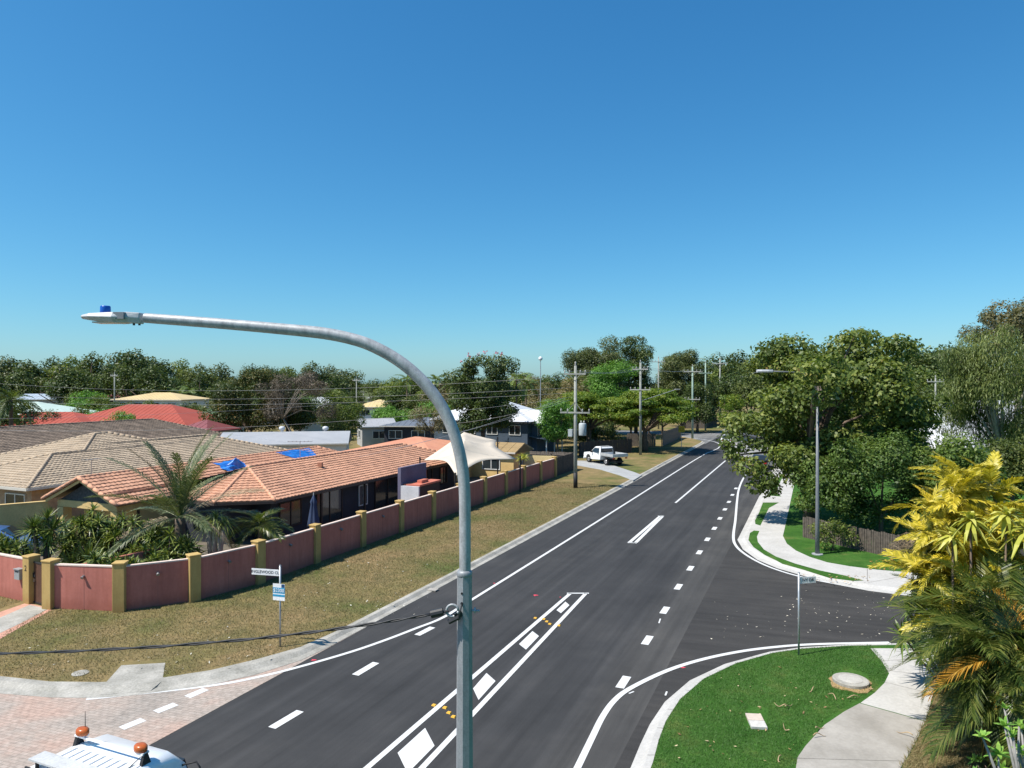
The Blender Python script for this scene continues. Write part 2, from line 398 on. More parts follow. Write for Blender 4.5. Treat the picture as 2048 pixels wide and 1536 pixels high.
for k, pl in enumerate(([(1500, 1066), (1508, 1061), (1519, 1062), (1514, 1073), (1516, 1084), (1528, 1099), (1552, 1113), (1590, 1127), (1640, 1141), (1690, 1151), (1728, 1161), (1706, 1162), (1660, 1154), (1610, 1140), (1565, 1127), (1530, 1110), (1507, 1094), (1497, 1080)],
                        [(1526, 1005), (1558, 1005), (1538, 1016), (1521, 1051), (1511, 1048), (1510, 1041), (1518, 1026)],
                        [(1549, 960), (1567, 950), (1552, 983), (1563, 993), (1536, 991)])):
    slab(pl, 0.02, 0.134, TURF, 'grass_strip')
slab([(1742, 1297), (1810, 1297), (1900, 1298), (1870, 1380), (1852, 1442), (1722, 1406), (1750, 1386), (1770, 1366), (1779, 1347), (1766, 1325)], 0.0, 0.1285, CONC, 'footpath_near')
slab([(1720, 1407), (1851, 1443.5), (1830, 1490), (1800, 1540), (1780, 1600), (1560, 1600), (1592, 1540), (1596, 1515), (1612, 1492), (1650, 1450), (1690, 1423)], 0.0, 0.127, CONC_MID, 'footpath_weathered')
# bare strip under the palms
slab([(1853, 1440), (1875, 1380), (1905, 1298), (2200, 1300), (2300, 1600), (1785, 1600), (1803, 1540), (1832, 1490)], 0.0, 0.125, DRY, 'garden_bed')
# expansion joints
JOINT = mat('joint', (0.12, 0.11, 0.10), rough=0.9)
def ribbon(pts, wd, z):
    b = MB(); n = len(pts); L = []; Rr = []
    for i in range(n):
        d = (pts[min(i + 1, n - 1)] - pts[max(i - 1, 0)]); d.z = 0; d.normalize(); nn = Vector((-d.y, d.x, 0)) * wd / 2
        L.append(pts[i] + nn); Rr.append(pts[i] - nn)
    b.add([(p.x, p.y, z) for p in L + Rr], [(n + i, n + i + 1, i + 1, i) for i in range(n - 1)])
    return b
fp = bpy.data.objects['footpath_far']
for k in range(12): ribbon([R(48 + k * 3.2, -3.4), R(48 + k * 3.2, -1.78)], 0.025, 0.1305).build('joint', JOINT, fp)
for a, c in (((1770, 1330), (1893, 1322)), ((1779, 1350), (1880, 1362)), ((1765, 1372), (1868, 1398))): ribbon([G(*a), G(*c)], 0.014, 0.1303).build('joint', JOINT, bpy.data.objects['footpath_near'])
ribbon([G(1592, 1528), G(1806, 1534)], 0.014, 0.1293).build('joint', JOINT, bpy.data.objects['footpath_weathered'])
kn = bpy.data.objects['kerb_near_corner']
for f_, k_ in ((3, .3), (4, .6), (5, .5), (6, .4), (7, .5), (8, .5), (9, .5), (10, .5)):
    a_, c_ = kf_n[f_].lerp(kf_n[f_ + 1], k_), kb_n[f_].lerp(kb_n[f_ + 1], k_); a_ = c_.lerp(a_, .36)
    ribbon([a_, c_], 0.014, 0.1300).build('joint', JOINT, kn)
for a, c in (((1850, 1151), (1737, 1171)), ((1735, 1143), (1735, 1168))): ribbon([G(*a), G(*c)], 0.02, 0.1305).build('joint', JOINT, fp)
# driveway with the parked utility
slab([(1150, 921), (1200, 922), (1240, 935), (1268, 944), (1284, 950), (1266, 961), (1240, 951), (1200, 939), (1150, 930)], 0.0, 0.1285, mat('pale_driveway', (0.36, 0.365, 0.36), (0.28, 0.285, 0.285), 0.8, 0.85), 'driveway')
# gate path
slab([(52, 1206), (106, 1218), (48, 1250), (0, 1278), (-200, 1390), (-420, 1330), (-160, 1292), (0, 1224)], 0.0, 0.126, EDGEBRICK, 'gate_path_edging')
slab([(58, 1210), (96, 1218), (40, 1247), (0, 1266), (-200, 1372), (-380, 1330), (-150, 1300), (0, 1235)], 0.02, 0.131, CONC_OLD, 'gate_path')
# old ramp and covers in the left verge
rp = [(242, 1331, .13), (330, 1326, .13), (324, 1362, .128), (300, 1382, .03), (200, 1390, .03), (206, 1371, .126)]
rv = [G(*p) for p in rp]; struct(MB().add(rv + [Vector((v.x, v.y, -.1)) for v in rv], [(5, 4, 3, 2, 1, 0)[::-1][::-1] if False else (0, 1, 2, 5)[::-1], (5, 2, 3, 4)[::-1]] + [(i, (i + 1) % 6, 6 + (i + 1) % 6, 6 + i) for i in range(6)]).build('kerb_ramp', CONC_OLD))
struct(MB().prism([Vector((-25, 31.6, 0)), G(62, 1200), G(101, 1211), G(240, 1217), G(387, 1198), G(517, 1163), R(40, -23.2), R(72, -23.2), R(72, -27.5), R(25, -40), Vector((-32, 40, 0))], -.1, .126).build('yard', YARD))

# ------------------------------------------------------------------ paint
def mark(pts, wd, name='lane_line', z=0.009, par=None, m=None):
    q = []
    for p in pts: q.append(G(*p) if not isinstance(p, Vector) else p)
    return ribbon(q, wd, z).build(name, m or PAINT, par or road)
def smooth_px(pts, n=6):
    P4 = [Vector((*p, 0)) for p in pts]; o = []
    for i in range(len(P4) - 1):
        p0, p1, p2, p3 = P4[max(i - 1, 0)], P4[i], P4[i + 1], P4[min(i + 2, len(P4) - 1)]
        for k in range(n):
            t = k / n
            v = 0.5 * ((2 * p1) + (p2 - p0) * t + (2 * p0 - 5 * p1 + 4 * p2 - p3) * t * t + (3 * p1 - p0 - 3 * p2 + p3) * t ** 3)
            o.append((v.x, v.y))
    o.append(tuple(pts[-1])); return o
mark(smooth_px([(1388, 876), (1412, 880), (1430, 884), (1439, 889), (1437, 896), (1425, 902), (1385, 923), (1192, 1045), (945, 1199), (885, 1236), (830, 1258), (770, 1281), (700, 1305), (600, 1334), (520, 1354), (430, 1371), (300, 1386), (172, 1399)]), 0.15)
for a, c in (((834, 1271), (865, 1255)), ((710, 1351), (752, 1326)), ((543, 1457), (600, 1423)), ((374, 1395), (411, 1379)), ((311, 1425), (351, 1409)), ((242, 1458), (286, 1440))):
    mark([a, c], 0.28 if a[0] < 400 else 0.25, 'bay_dash')
mark([(735, 1536), (1141, 1187)], 0.16); mark([(700, 1566), (735, 1536)], 0.16)
mark([(845, 1536), (1172, 1187)], 0.16); mark([(815, 1568), (845, 1536)], 0.16)
mark([(1134, 1187), (1178, 1187)], 0.13)
def quad_px(pl, name='median_block'):
    return MB().sheet([G(*p) for p in pl], 0.009).build(name, PAINT, road)
quad_px([(795, 1507), (850, 1457), (869, 1493), (815, 1548)]); quad_px([(946, 1378), (973, 1347), (991, 1363), (957, 1401)])
quad_px([(1038, 1289), (1065, 1263), (1078, 1273), (1052, 1300)]); quad_px([(1113, 1221), (1131, 1204), (1139, 1211), (1122, 1227)])
mark([(1258, 1086), (1321, 1032)], 0.2); mark([(1270, 1087), (1325, 1033)], 0.2); mark([(1256, 1086), (1275, 1086)], 0.12); mark([(1316, 1032), (1328, 1032)], 0.12)
mark([(1351, 1006), (1460, 914), (1490, 889), (1560, 829)], 0.15)
mark(smooth_px([(1140, 1566), (1155, 1537), (1185, 1475), (1205, 1435), (1228, 1403), (1260, 1378), (1330, 1344), (1400, 1321), (1480, 1304), (1560, 1294), (1640, 1289), (1780, 1286)]), 0.17, z=0.011)
mark(smooth_px([(1530, 905), (1505, 932), (1488, 955), (1478, 978), (1474, 1005), (1471, 1040), (1467, 1072), (1471, 1090), (1488, 1107), (1520, 1126), (1560, 1142), (1610, 1156), (1680, 1170), (1737, 1181)]), 0.15, z=0.011)
for x, y in ((1295, 1281), (1330, 1221), (1357, 1174), (1381, 1137), (1399, 1105), (1415, 1079), (1429, 1057), (1440, 1037), (1450, 1019), (1458, 1004), (1465, 990), (1472, 977), (1247, 1365)):
    c = G(x, y); d = Vector((SN, CS, 0)) * 0.45
    mark([c - d, c + d], 0.26, 'edge_dash')
for pl in ([(868, 1412), (890, 1417), (898, 1427), (907, 1435), (920, 1441)], [(1071, 1237), (1088, 1239), (1094, 1244), (1100, 1249), (1118, 1252)]):
    for p in pl:
        c = G(*p); MB().box((c.x, c.y, 0.02), (0.13, 0.1, 0.035), -0.5, 0.75).build('raised_marker', YELLOW, road)
for p, r in (((1070, 1191), 0.16), ((1366, 1336), 0.1), ((627, 1321), 0.1), ((989, 1167), 0.07), ((1120, 1195), 0.06)):
    c = G(*p); MB().sheet([(c.x + r * math.cos(a) * random.uniform(.4, 1.4), c.y + r * math.sin(a) * random.uniform(.3, 1.1)) for a in np.linspace(0, 6, 9)], 0.010).build('spray_mark', PINK, road)
for a, c in (((1318, 1247), (1321, 1238)), ((1258, 1388), (1268, 1384)), ((1331, 1392), (1334, 1384))): mark([a, c], 0.05, 'paint_spill')

# ------------------------------------------------------------------ grass blades and litter (nobody could count them)
def inpoly(X, Y, poly):
    c = np.zeros(len(X), bool); n = len(poly); j = n - 1
    for i in range(n):
        xi, yi, xj, yj = poly[i][0], poly[i][1], poly[j][0], poly[j][1]
        if yi != yj:
            c ^= ((yi > Y) != (yj > Y)) & (X < (xj - xi) * (Y - yi) / (yj - yi) + xi)
        j = i
    return c
def blades(name, poly, holes, dens, z, h, wd, m, label, cat, seed, lay=0.5):
    rg = np.random.default_rng(seed)
    xs = [p[0] for p in poly]; ys = [p[1] for p in poly]
    A = (max(xs) - min(xs)) * (max(ys) - min(ys)); N = int(A * dens)
    X = rg.uniform(min(xs), max(xs), N); Y = rg.uniform(min(ys), max(ys), N)
    k = inpoly(X, Y, poly)
    for hp in holes: k &= ~inpoly(X, Y, hp)
    X, Y = X[k], Y[k]; N = len(X); a = rg.uniform(0, 2 * PI, N); hh = h * rg.uniform(0.5, 1.3, N)
    V = np.zeros((N, 3, 3)); ca, sa = np.cos(a) * wd, np.sin(a) * wd
    V[:, 0] = np.stack([X - ca, Y - sa, np.full(N, z)], 1); V[:, 1] = np.stack([X + ca, Y + sa, np.full(N, z)], 1)
    V[:, 2] = np.stack([X + rg.normal(0, lay, N) * hh, Y + rg.normal(0, lay, N) * hh, z + hh], 1)
    pn = .5 + .5 * np.sin(.55 * X + 2 * np.sin(.31 * Y)) * np.cos(.5 * Y + 1.7 * np.sin(.42 * X)); val = np.clip(.25 + .6 * pn, 0, 1) * .75 + rg.uniform(0, .25, N)
    me = quadmesh(name, V, val, 3); o = obj(name, me, m); o['kind'] = 'stuff'
    return tag(o, label, cat)
lawnpoly = kb_n[2:11] + [G(1700, 1299), G(1742, 1297), G(1766, 1325), G(1779, 1347), G(1770, 1366), G(1750, 1386), G(1722, 1406), G(1690, 1423), G(1650, 1450), G(1612, 1492), G(1596, 1515), G(1592, 1540)]
blades('lawn_grass', lawnpoly, [[G(1665, 1372), G(1670, 1352), G(1702, 1346), G(1735, 1356), G(1740, 1372), G(1715, 1380), G(1680, 1378)], [G(1492, 1468), G(1496, 1422), G(1536, 1425), G(1533, 1470)]], 1700, 0.12, 0.045, 0.006,
       leafmat('turf_blade', (0.038, 0.100, 0.018), (0.062, 0.152, 0.028), (0.110, 0.205, 0.050), 0.2, 0.6), 'short bright green lawn grass on the near street corner', 'grass', 3, 0.7)
vergepoly = [R(60, -15.75), R(45, -15.75), R(33, -15.75), R(29, -15.75)] + [G(667, 1272), G(600, 1302), G(512, 1327), G(332, 1363), G(200, 1372), G(100, 1371), G(0, 1360)] + [Vector((-18.4, 23.2, 0)), Vector((-23, 26.4, 0)), Vector((-22, 30.2, 0)), G(62, 1204), G(101, 1215), G(240, 1221), G(387, 1201), G(517, 1166), R(36, -23.0), R(60, -23.0)]
blades('verge_grass', vergepoly, [[G(242, 1331), G(330, 1326), G(324, 1364), G(300, 1380), G(200, 1386), G(205, 1371)], [G(52, 1206), G(106, 1218), G(48, 1250), G(0, 1278), G(-200, 1390), G(-420, 1330), G(-160, 1292), G(0, 1224)]], 380, 0.12, 0.06, 0.010,
       leafmat('dry_blade', (0.085, 0.112, 0.036), (0.185, 0.155, 0.076), (0.25, 0.200, 0.110), 0.15, 0.7), 'dry brown grass on the wide roadside verge below the pink wall', 'grass', 5, 0.8)
# ================================================================== houses
def m_tile(name, c1, c2, c3, scale=0.9):
    m, n, b = _new(name); pos = _pos(n).outputs['Position']
    t = _noise(n, pos, scale, 6, 0.65)
    r = _ramp(n, t.outputs['Fac'], [(0.3, c3), (0.48, c2), (0.7, c1)])
    a = n.nodes.new('ShaderNodeAttribute'); a.attribute_name = 'v'
    r2 = _ramp(n, a.outputs['Fac'], [(0.0, (0.84,) * 3), (0.5, (1.0,) * 3), (1.0, (1.13, 1.11, 1.09))])
    t2 = _noise(n, pos, 18, 3, 0.7)
    c = _mix(n, 1.0, r.outputs[0], r2.outputs[0], 'MULTIPLY')
    c = _mix(n, 1.0, c, _ramp(n, t2.outputs['Fac'], [(0.3, (0.85,) * 3), (0.7, (1.12,) * 3)]).outputs[0], 'MULTIPLY')
    n.links.new(c, b.inputs['Base Color']); b.inputs['Roughness'].default_value = 0.8; b.inputs['Specular IOR Level'].default_value = 0.25
    return m
TERRA = m_tile('terracotta_tile', (0.58, 0.315, 0.205), (0.52, 0.275, 0.175), (0.37, 0.20, 0.135))
BEIGE = m_tile('beige_tile', (0.45, 0.355, 0.255), (0.40, 0.315, 0.225), (0.29, 0.23, 0.17))
BROWN = m_tile('brown_tile', (0.27, 0.205, 0.155), (0.19, 0.145, 0.11), (0.12, 0.092, 0.072), 1.6)
def facet(Q, VAL, poly, course=0.34, tw=0.3, wave=0.032, step=0.055, rg=np.random.default_rng(2)):
    """lay overlapping curved tiles on one roof plane; poly[0]->poly[1] is the eave"""
    p0 = poly[0]; a = (poly[1] - p0).normalized()
    n = None
    for k in range(2, len(poly)):
        c = a.cross(poly[k] - p0)
        if c.length > 1e-3 and (n is None or c.length > 0.5): n = c.normalized(); break
    if n.z < 0: n = -n
    b = n.cross(a)
    if b.z < 0: b = -b
    q = [((p - p0).dot(a), (p - p0).dot(b)) for p in poly]
    top = max(v for _, v in q); nc = max(1, int(round(top / course))); hgt = top / nc
    lo = min(v for _, v in q)
    def cuts(v):
        xs = []
        for i in range(len(q)):
            (x0, y0), (x1, y1) = q[i], q[(i + 1) % len(q)]
            if (y0 > v) != (y1 > v): xs.append(x0 + (v - y0) * (x1 - x0) / (y1 - y0))
        xs.sort(); return [(xs[i], xs[i + 1]) for i in range(0, len(xs) - 1, 2)]
    A = np.array(a); B = np.array(b); N = np.array(n); O = np.array(p0)
    k = int(math.floor(lo / hgt))
    while k * hgt < top - 1e-6:
        v0, v1 = max(k * hgt, lo), (k + 1) * hgt
        I0, I1 = cuts(v0 + 1e-3), cuts(v1 - 1e-3)
        if len(I0) != len(I1):
            I0 = I1 = cuts((v0 + v1) / 2)
        for (l0, r0), (l1, r1) in zip(I0, I1):
            L = max(r0 - l0, r1 - l1)
            if L < 0.05: continue
            m = max(4, int(L / tw * 4)); u = np.linspace(0, 1, m + 1)
            x0 = l0 + (r0 - l0) * u; x1 = l1 + (r1 - l1) * u
            off = (k % 2) * 0.5 * tw * 0
            w0 = wave * np.abs(np.sin((x0 + off) / tw * PI)); w1 = wave * np.abs(np.sin((x1 + off) / tw * PI))
            jit = 0.006 * rg.standard_normal(m + 1)
            P0 = O + x0[:, None] * A + v0 * B + (w0 * 0 - 0.012)[:, None] * N
            P1 = O + x0[:, None] * A + v0 * B + (w0 + step + jit)[:, None] * N
            P2 = O + x1[:, None] * A + v1 * B + (w1 + 0.012)[:, None] * N
            for S, T in ((P0, P1), (P1, P2)):
                Q.append(np.stack([S[:-1], S[1:], T[1:], T[:-1]], 1))
            tv = rg.uniform(0, 1, int(L / tw) + 3)
            vv = tv[np.clip(((x0[:-1] + x0[1:]) / 2 - l0) / tw, 0, len(tv) - 1).astype(int)]
            VAL.append(vv); VAL.append(vv * 0.6)
        k += 1
def tile_roof(parent, facets, m, loc, caps=(), course=0.31, seed=2, capr=0.105):
    Q, V = [], []; under = MB(); rg = np.random.default_rng(seed)
    for pl in facets:
        pl = [Vector(p) for p in pl]
        facet(Q, V, pl, course, rg=rg)
        nn = None
        e = pl[1] - pl[0]
        for k in range(2, len(pl)):
            c = e.cross(pl[k] - pl[0])
            if c.length > 0.3: nn = c.normalized(); break
        if nn.z < 0: nn = -nn
        under.add([p - nn * 0.05 for p in pl], [tuple(range(len(pl)))])
    Q = np.concatenate(Q) - np.array(loc)
    me = quadmesh('roof_tiles', Q, np.concatenate(V))
    o = obj('roof_tiles', me, m, parent); o['kind'] = 'stuff'
    under.v = [tuple(Vector(p) - Vector(loc)) for p in under.v]
    r = under.build('roof_deck', mat('roof_deck', (0.12, 0.09, 0.07)), parent)
    cb = MB()
    for p, q in caps:
        p, q = Vector(p) - Vector(loc), Vector(q) - Vector(loc); L = (q - p).length; n = max(2, int(L / 0.4))
        up = Vector((0, 0, 0.05))
        for i in range(n):
            a, b2 = p.lerp(q, i / n) + up, p.lerp(q, (i + 1.12) / n) + up
            cb.tube([a, b2], [capr * 1.0, capr * 0.8], 7)
    if cb.v: obj('ridge_capping', quad_val(cb), m, parent)['kind'] = 'stuff'
    return o
def quad_val(mb):
    me = mb.mesh('ridge_capping', True); at = me.attributes.new('v', 'FLOAT', 'POINT')
    rg = np.random.default_rng(4); n = len(me.vertices); at.data.foreach_set('value', np.repeat(rg.uniform(0.55, 1, n // 14 + 1), 14)[:n].astype(np.float32)); return me
GLASS = mat('dark_glass', (0.035, 0.045, 0.05), (0.02, 0.027, 0.03), 0.5, 0.08, spec=0.8, fine=0.02)
FRAME = mat('white_frame', (0.72, 0.72, 0.70), rough=0.4)
def window(parent, c, wd, ht, right, out_, frame=FRAME, glass=GLASS, panes=2, name='window'):
    """frame with its panes; c is the centre, `right` along the wall, `out_` away from it (parent space)"""
    r = Vector(right).normalized(); o = Vector(out_).normalized(); u = Vector((0, 0, 1)); c = Vector(c)
    b = MB(); t = 0.07
    def bx(du, dr, sw, sh, d0, d1):
        vs = [c + r * (dr + i * sw / 2) + u * (du + j * sh / 2) + o * d for d in (d0, d1) for i, j in ((-1, -1), (1, -1), (1, 1), (-1, 1))]
        return vs, [(3, 2, 1, 0), (4, 5, 6, 7), (0, 1, 5, 4), (1, 2, 6, 5), (2, 3, 7, 6), (3, 0, 4, 7)]
    for j in (-1, 1): b.add(*bx(j * (ht / 2 - t / 2), 0, wd, t, 0.0, 0.07))
    for k in range(panes + 1): b.add(*bx(0, -wd / 2 + t / 2 + k * (wd - t) / panes, t, ht - 2 * t - 0.004, 0.0, 0.066))
    w_ = b.build(name, frame, parent)
    pw = (wd - t) / panes
    for k in range(panes):
        g = MB(); g.add(*bx(0, -wd / 2 + t / 2 + pw * (k + 0.5), pw - t * 0.9, ht - 2 * t, 0.015, 0.03)); g.build('pane', glass, w_)
    return w_

# ------------------------------------------------------------------ the orange house behind the pink wall
def S(s, t, z): return R(s, t, z)
oh = thing('tiled_house', 'long terracotta tiled house with blue tarps on its roof behind the pink wall', 'house', R(40, -31, 0.12))
L0 = R(40, -31, 0.12)
A_E1, A_E2, A_R1, A_R2 = S(30.7, -27.3, 2.5), S(54.2, -27.3, 2.5), S(32.9, -31.3, 3.9), S(50.2, -31.3, 3.9)
A_C1, A_C2, A_E4 = S(28.9, -29.8, 2.5), S(28.9, -32.8, 2.5), S(54.2, -35.2, 2.5)
VZ = 2.98; RT, RZ = -36.3, 3.86
facets = [[A_E1, A_E2, A_R2, A_R1], [A_C1, A_E1, A_R1], [A_C2, A_C1, A_R1],
          [S(52.5, -34.3, VZ), S(30.0, -34.3, VZ), A_R1, A_R2], [A_E2, A_E4, A_R2],
          [S(25.8, -33.4, 2.58), S(29.5, -33.4, 2.58), S(30.2, -34.3, VZ + .01), S(48.2, -34.3, VZ + .01), S(45.6, RT, RZ), S(25.8, RT, RZ)],
          [S(49.0, -39.2, 2.58), S(25.8, -39.2, 2.58), S(25.8, RT, RZ), S(45.6, RT, RZ)], [S(48.9, -33.6, 2.6), S(49.0, -39.2, 2.6), S(45.6, RT, RZ)]]
caps = [(A_R1, A_R2), (A_R1, A_E1), (A_R1, A_C1), (A_R2, A_E2), (A_R2, A_E4), (S(25.8, RT, RZ), S(45.6, RT, RZ)), (S(25.82, RT, RZ), S(25.82, -33.4, 2.58)), (S(25.82, RT, RZ), S(25.82, -39.2, 2.58)), (S(45.6, RT, RZ), S(48.9, -33.7, 2.6))]
tile_roof(oh, facets, TERRA, L0, caps)
def LB(*pts): return [Vector(p) - L0 for p in pts]
NAVY = mat('navy_wall', (0.034, 0.038, 0.052), (0.025, 0.028, 0.038), 1.0, 0.8)
CREAM = mat('cream_render', (0.66, 0.47, 0.20), (0.56, 0.39, 0.16), 1.2, 0.85, bump=0.15)
DKBRN = mat('dark_timber', (0.055, 0.035, 0.026), rough=0.7)
def rwall(parent, L, s0, s1, t0, t1, z0, z1, m, name='wall'):
    return MB().prism(LB2(L, S(s0, t0, 0), S(s1, t0, 0), S(s1, t1, 0), S(s0, t1, 0)), z0 - L.z, z1 - L.z).build(name, m, parent)
def LB2(L, *pts): return [Vector(p) - L for p in pts]
rwall(oh, L0, 31.4, 53.4, -34.4, -28.2, 0.12, 2.62, NAVY)
rwall(oh, L0, 29.6, 31.4, -33.2, -29.6, 0.12, 2.5, NAVY)
rwall(oh, L0, 27.8, 48.0, -38.6, -34.4, 0.12, 2.6, CREAM)
GUT = mat('dark_gutter', (0.06, 0.045, 0.04), rough=0.5)
for p, q in ((A_E1, A_E2), (A_C1, A_E1), (A_C2, A_C1), (A_E2, A_E4)): MB().bar(*[v - L0 + Vector((0, 0, -0.08)) for v in (p, q)], 0.09, 0.13).build('gutter', GUT, oh)
ru, rt = Vector((SN, CS, 0)), Vector((CS, -SN, 0))
for s, wd, ht, z, m in ((33.0, 1.9, 1.5, 1.35, DKBRN), (36.6, 2.6, 2.0, 1.2, DKBRN), (40.2, 1.0, 1.4, 1.4, FRAME), (43.2, 3.2, 2.0, 1.2, DKBRN), (47.5, 2.8, 2.0, 1.2, DKBRN), (51.5, 1.2, 1.4, 1.4, DKBRN)):
    window(oh, S(s, -28.19, z) - L0, wd, ht, ru, rt, m)
for s in (35, 39.5, 44, 48.5, 53): MB().box(S(s, -27.55, 1.3) - L0, (0.12, 0.12, 2.3), ROADROT).build('veranda_post', DKBRN, oh)
# gable end with the garage
MB().prism(LB2(L0, S(26.25, -38.6, 0), S(27.8, -38.6, 0), S(27.8, -33.9, 0), S(26.25, -33.9, 0)), 2.05, 2.42).build('garage_beam', CREAM, oh)
for t in (-38.4, -34.15): MB().box(S(26.5, t, 1.1) - L0, (0.5, 0.5, 2.1), ROADROT).build('garage_pier', CREAM, oh)
b = MB(); tri = LB2(L0, S(26.35, -38.5, 2.54), S(26.35, -34.0, 2.54), S(26.35, RT, 3.6)); b.add(tri + [p + ru * 0.12 for p in tri], [(0, 1, 2), (5, 4, 3), (0, 3, 4, 1), (1, 4, 5, 2), (2, 5, 3, 0)]); b.build('gable_panel', mat('rough_stucco', (0.10, 0.10, 0.095), (0.05, 0.05, 0.05), 8, 0.95, bump=0.6), oh)
for t in (-39.1, -33.5): MB().bar(S(25.92, t, 2.5) - L0, S(25.92, RT, 3.76) - L0, 0.05, 0.2).build('barge_board', CREAM, oh)
MB().box(S(27.9, -36.3, 1.1) - L0, (4.0, 0.1, 2.0), ROADROT).build('garage_opening', DKBRN, oh)  # dark panel stands in for the shade inside the garage opening
# roof vent and aerial
o_ = MB().box(S(37.9, -29.9, 3.62) - L0, (0.28, 0.28, 0.3), ROADROT + .3).build('roof_vent', TERRA_V if 'TERRA_V' in globals() else mat('vent_terra', (0.45, 0.2, 0.12)), oh)
AER = mat('aerial_metal', (0.45, 0.45, 0.45), rough=0.4, metal=0.8)
def aerial(base, h, name_label, rz=0.4, n=7, ln=1.3):
    t_ = thing('television_aerial', name_label, 'aerial', base)
    MB().tube([(0, 0, -0.05), (0, 0, h)], 0.022, 6).build('mast', AER, t_)
    b = MB(); d = Vector((math.cos(rz), math.sin(rz), 0)); pr = Vector((-d.y, d.x, 0))
    b.bar(d * -ln / 2 + Vector((0, 0, h)), d * ln / 2 + Vector((0, 0, h)), 0.03)
    for i in range(n): b.bar(d * (ln * (i / (n - 1) - .5)) + pr * (-0.25 - .03 * i) + Vector((0, 0, h + .02)), d * (ln * (i / (n - 1) - .5)) + pr * (0.25 + .03 * i) + Vector((0, 0, h + .02)), 0.02)
    b.build('antenna_array', AER, t_); return t_
aerial(P(600, 912, 52.2), 1.05, 'white many-armed television aerial standing beside the flat blue tarp', 0.1, 7, 1.7)
aerial(P(183, 958, 44), 1.2, 'thin mast aerial on the orange gable near the beige roof', 1.2, 4, 0.9)
# tarps
def m_tarp():
    m, n, b = _new('blue_tarp'); pos = _pos(n).outputs['Position']
    t = _noise(n, pos, 3, 4); r = _ramp(n, t.outputs['Fac'], [(0.35, (0.015, 0.10, 0.36)), (0.65, (0.03, 0.22, 0.66))])
    n.links.new(r.outputs[0], b.inputs['Base Color']); b.inputs['Roughness'].default_value = 0.35; _bump(n, b, t.outputs['Fac'], 0.6, 0.1); return m
TARP = m_tarp()
def tarp(name, label, corners, crumple, seed, nx=22, ny=16, white=None):
    rg = np.random.default_rng(seed); b = MB(); c = [Vector(p) for p in corners]
    n = (c[1] - c[0]).cross(c[3] - c[0]).normalized(); n = n if n.z > 0 else -n
    fr = [(rg.uniform(2, 14), rg.uniform(2, 14), rg.uniform(0, 6), rg.uniform(.3, 1)) for _ in range(9)]
    L = sum(c, Vector()) / 4
    for j in range(ny + 1):
        for i in range(nx + 1):
            u, v = i / nx, j / ny
            h = 0.07 + crumple * abs(sum(k[3] * math.sin(k[0] * u + k[1] * v + k[2]) for k in fr)) / 4 * (0.4 + 1.6 * math.sin(PI * u) * math.sin(PI * v))
            uu = u + crumple * .12 * math.sin(v * 9 + seed); vv = v + crumple * .12 * math.sin(u * 11 + seed)
            b.v.append(tuple(c[0].lerp(c[1], uu).lerp(c[3].lerp(c[2], uu), vv) + n * h - L))
    for j in range(ny):
        for i in range(nx): b.f.append((j * (nx + 1) + i, j * (nx + 1) + i + 1, (j + 1) * (nx + 1) + i + 1, (j + 1) * (nx + 1) + i))
    o = b.build(name, TARP, None, True, L); tag(o, label, 'tarpaulin'); return o
def onB(s, t): return S(s, t, VZ + (RZ - VZ) * (-34.3 - t) / 2.0 + 0.02)
tarp('tarpaulin', 'flat blue tarpaulin spread on the terracotta roof by the aerial', [onB(41.8, -34.75), onB(43.8, -34.7), onB(44.6, -36.22), onB(40.8, -36.2)], 0.10, 3)
tarp('tarpaulin', 'crumpled blue tarpaulin bunched up on the terracotta roof', [onB(34.7, -34.6), onB(36.8, -34.6), onB(36.8, -35.9), onB(34.7, -35.9)], 0.42, 8, 30, 24)

# ------------------------------------------------------------------ beige and brown tiled houses
bh = thing('tiled_house', 'beige tiled hip roof house with pale brick walls behind the orange gable', 'house', R(40, -50, 0.12)); L1 = R(40, -50, 0.12)
e0, rz1, rz2, rz3 = 2.6, 4.07, 5.02, 4.36
BF = [S(27.8, -43.6, e0), S(52.0, -43.6, e0), S(46.5, -49.0, rz3), S(40.6, -49.0, rz3), S(38.7, -51.0, rz2), S(37.6, -51.0, rz2), S(34.6, -48.1, rz1), S(32.3, -48.1, rz1)]
bfac = [BF, [S(27.8, -52.6, e0), S(27.8, -43.6, e0), S(32.3, -48.1, rz1)],
        [S(30.2, -58.4, e0), S(30.2, -52.4, e0), S(32.9, -49.8, 3.5), S(34.6, -48.1, rz1), S(37.6, -51.0, rz2)],
        [S(33.5, -52.6, e0), S(27.8, -52.6, e0), S(32.3, -48.1, rz1), S(34.6, -48.1, rz1)],
        [S(46.1, -58.4, e0), S(30.2, -58.4, e0), S(37.6, -51.0, rz2), S(38.7, -51.0, rz2)],
        [S(46.1, -43.7, e0), S(46.1, -58.4, e0), S(38.7, -51.0, rz2)],
        [S(52.0, -43.6, e0), S(52.0, -54.4, e0), S(46.5, -49.0, rz3)], [S(52.0, -54.4, e0), S(38.0, -54.4, e0), S(40.6, -49.0, rz3), S(46.5, -49.0, rz3)]]
bc = [(S(27.8, -43.6, e0), S(32.3, -48.1, rz1)), (S(32.3, -48.1, rz1), S(34.6, -48.1, rz1)), (S(34.6, -48.1, rz1), S(37.6, -51, rz2)), (S(37.6, -51, rz2), S(38.7, -51, rz2)), (S(38.7, -51, rz2), S(40.7, -49, rz3)), (S(40.6, -49, rz3), S(46.5, -49, rz3)), (S(46.5, -49, rz3), S(52, -43.6, e0)), (S(37.6, -51, rz2), S(30.2, -58.4, e0)), (S(27.8, -52.6, e0), S(32.3, -48.1, rz1))]
tile_roof(bh, bfac, BEIGE, L1, bc, 0.32, 5, 0.12)
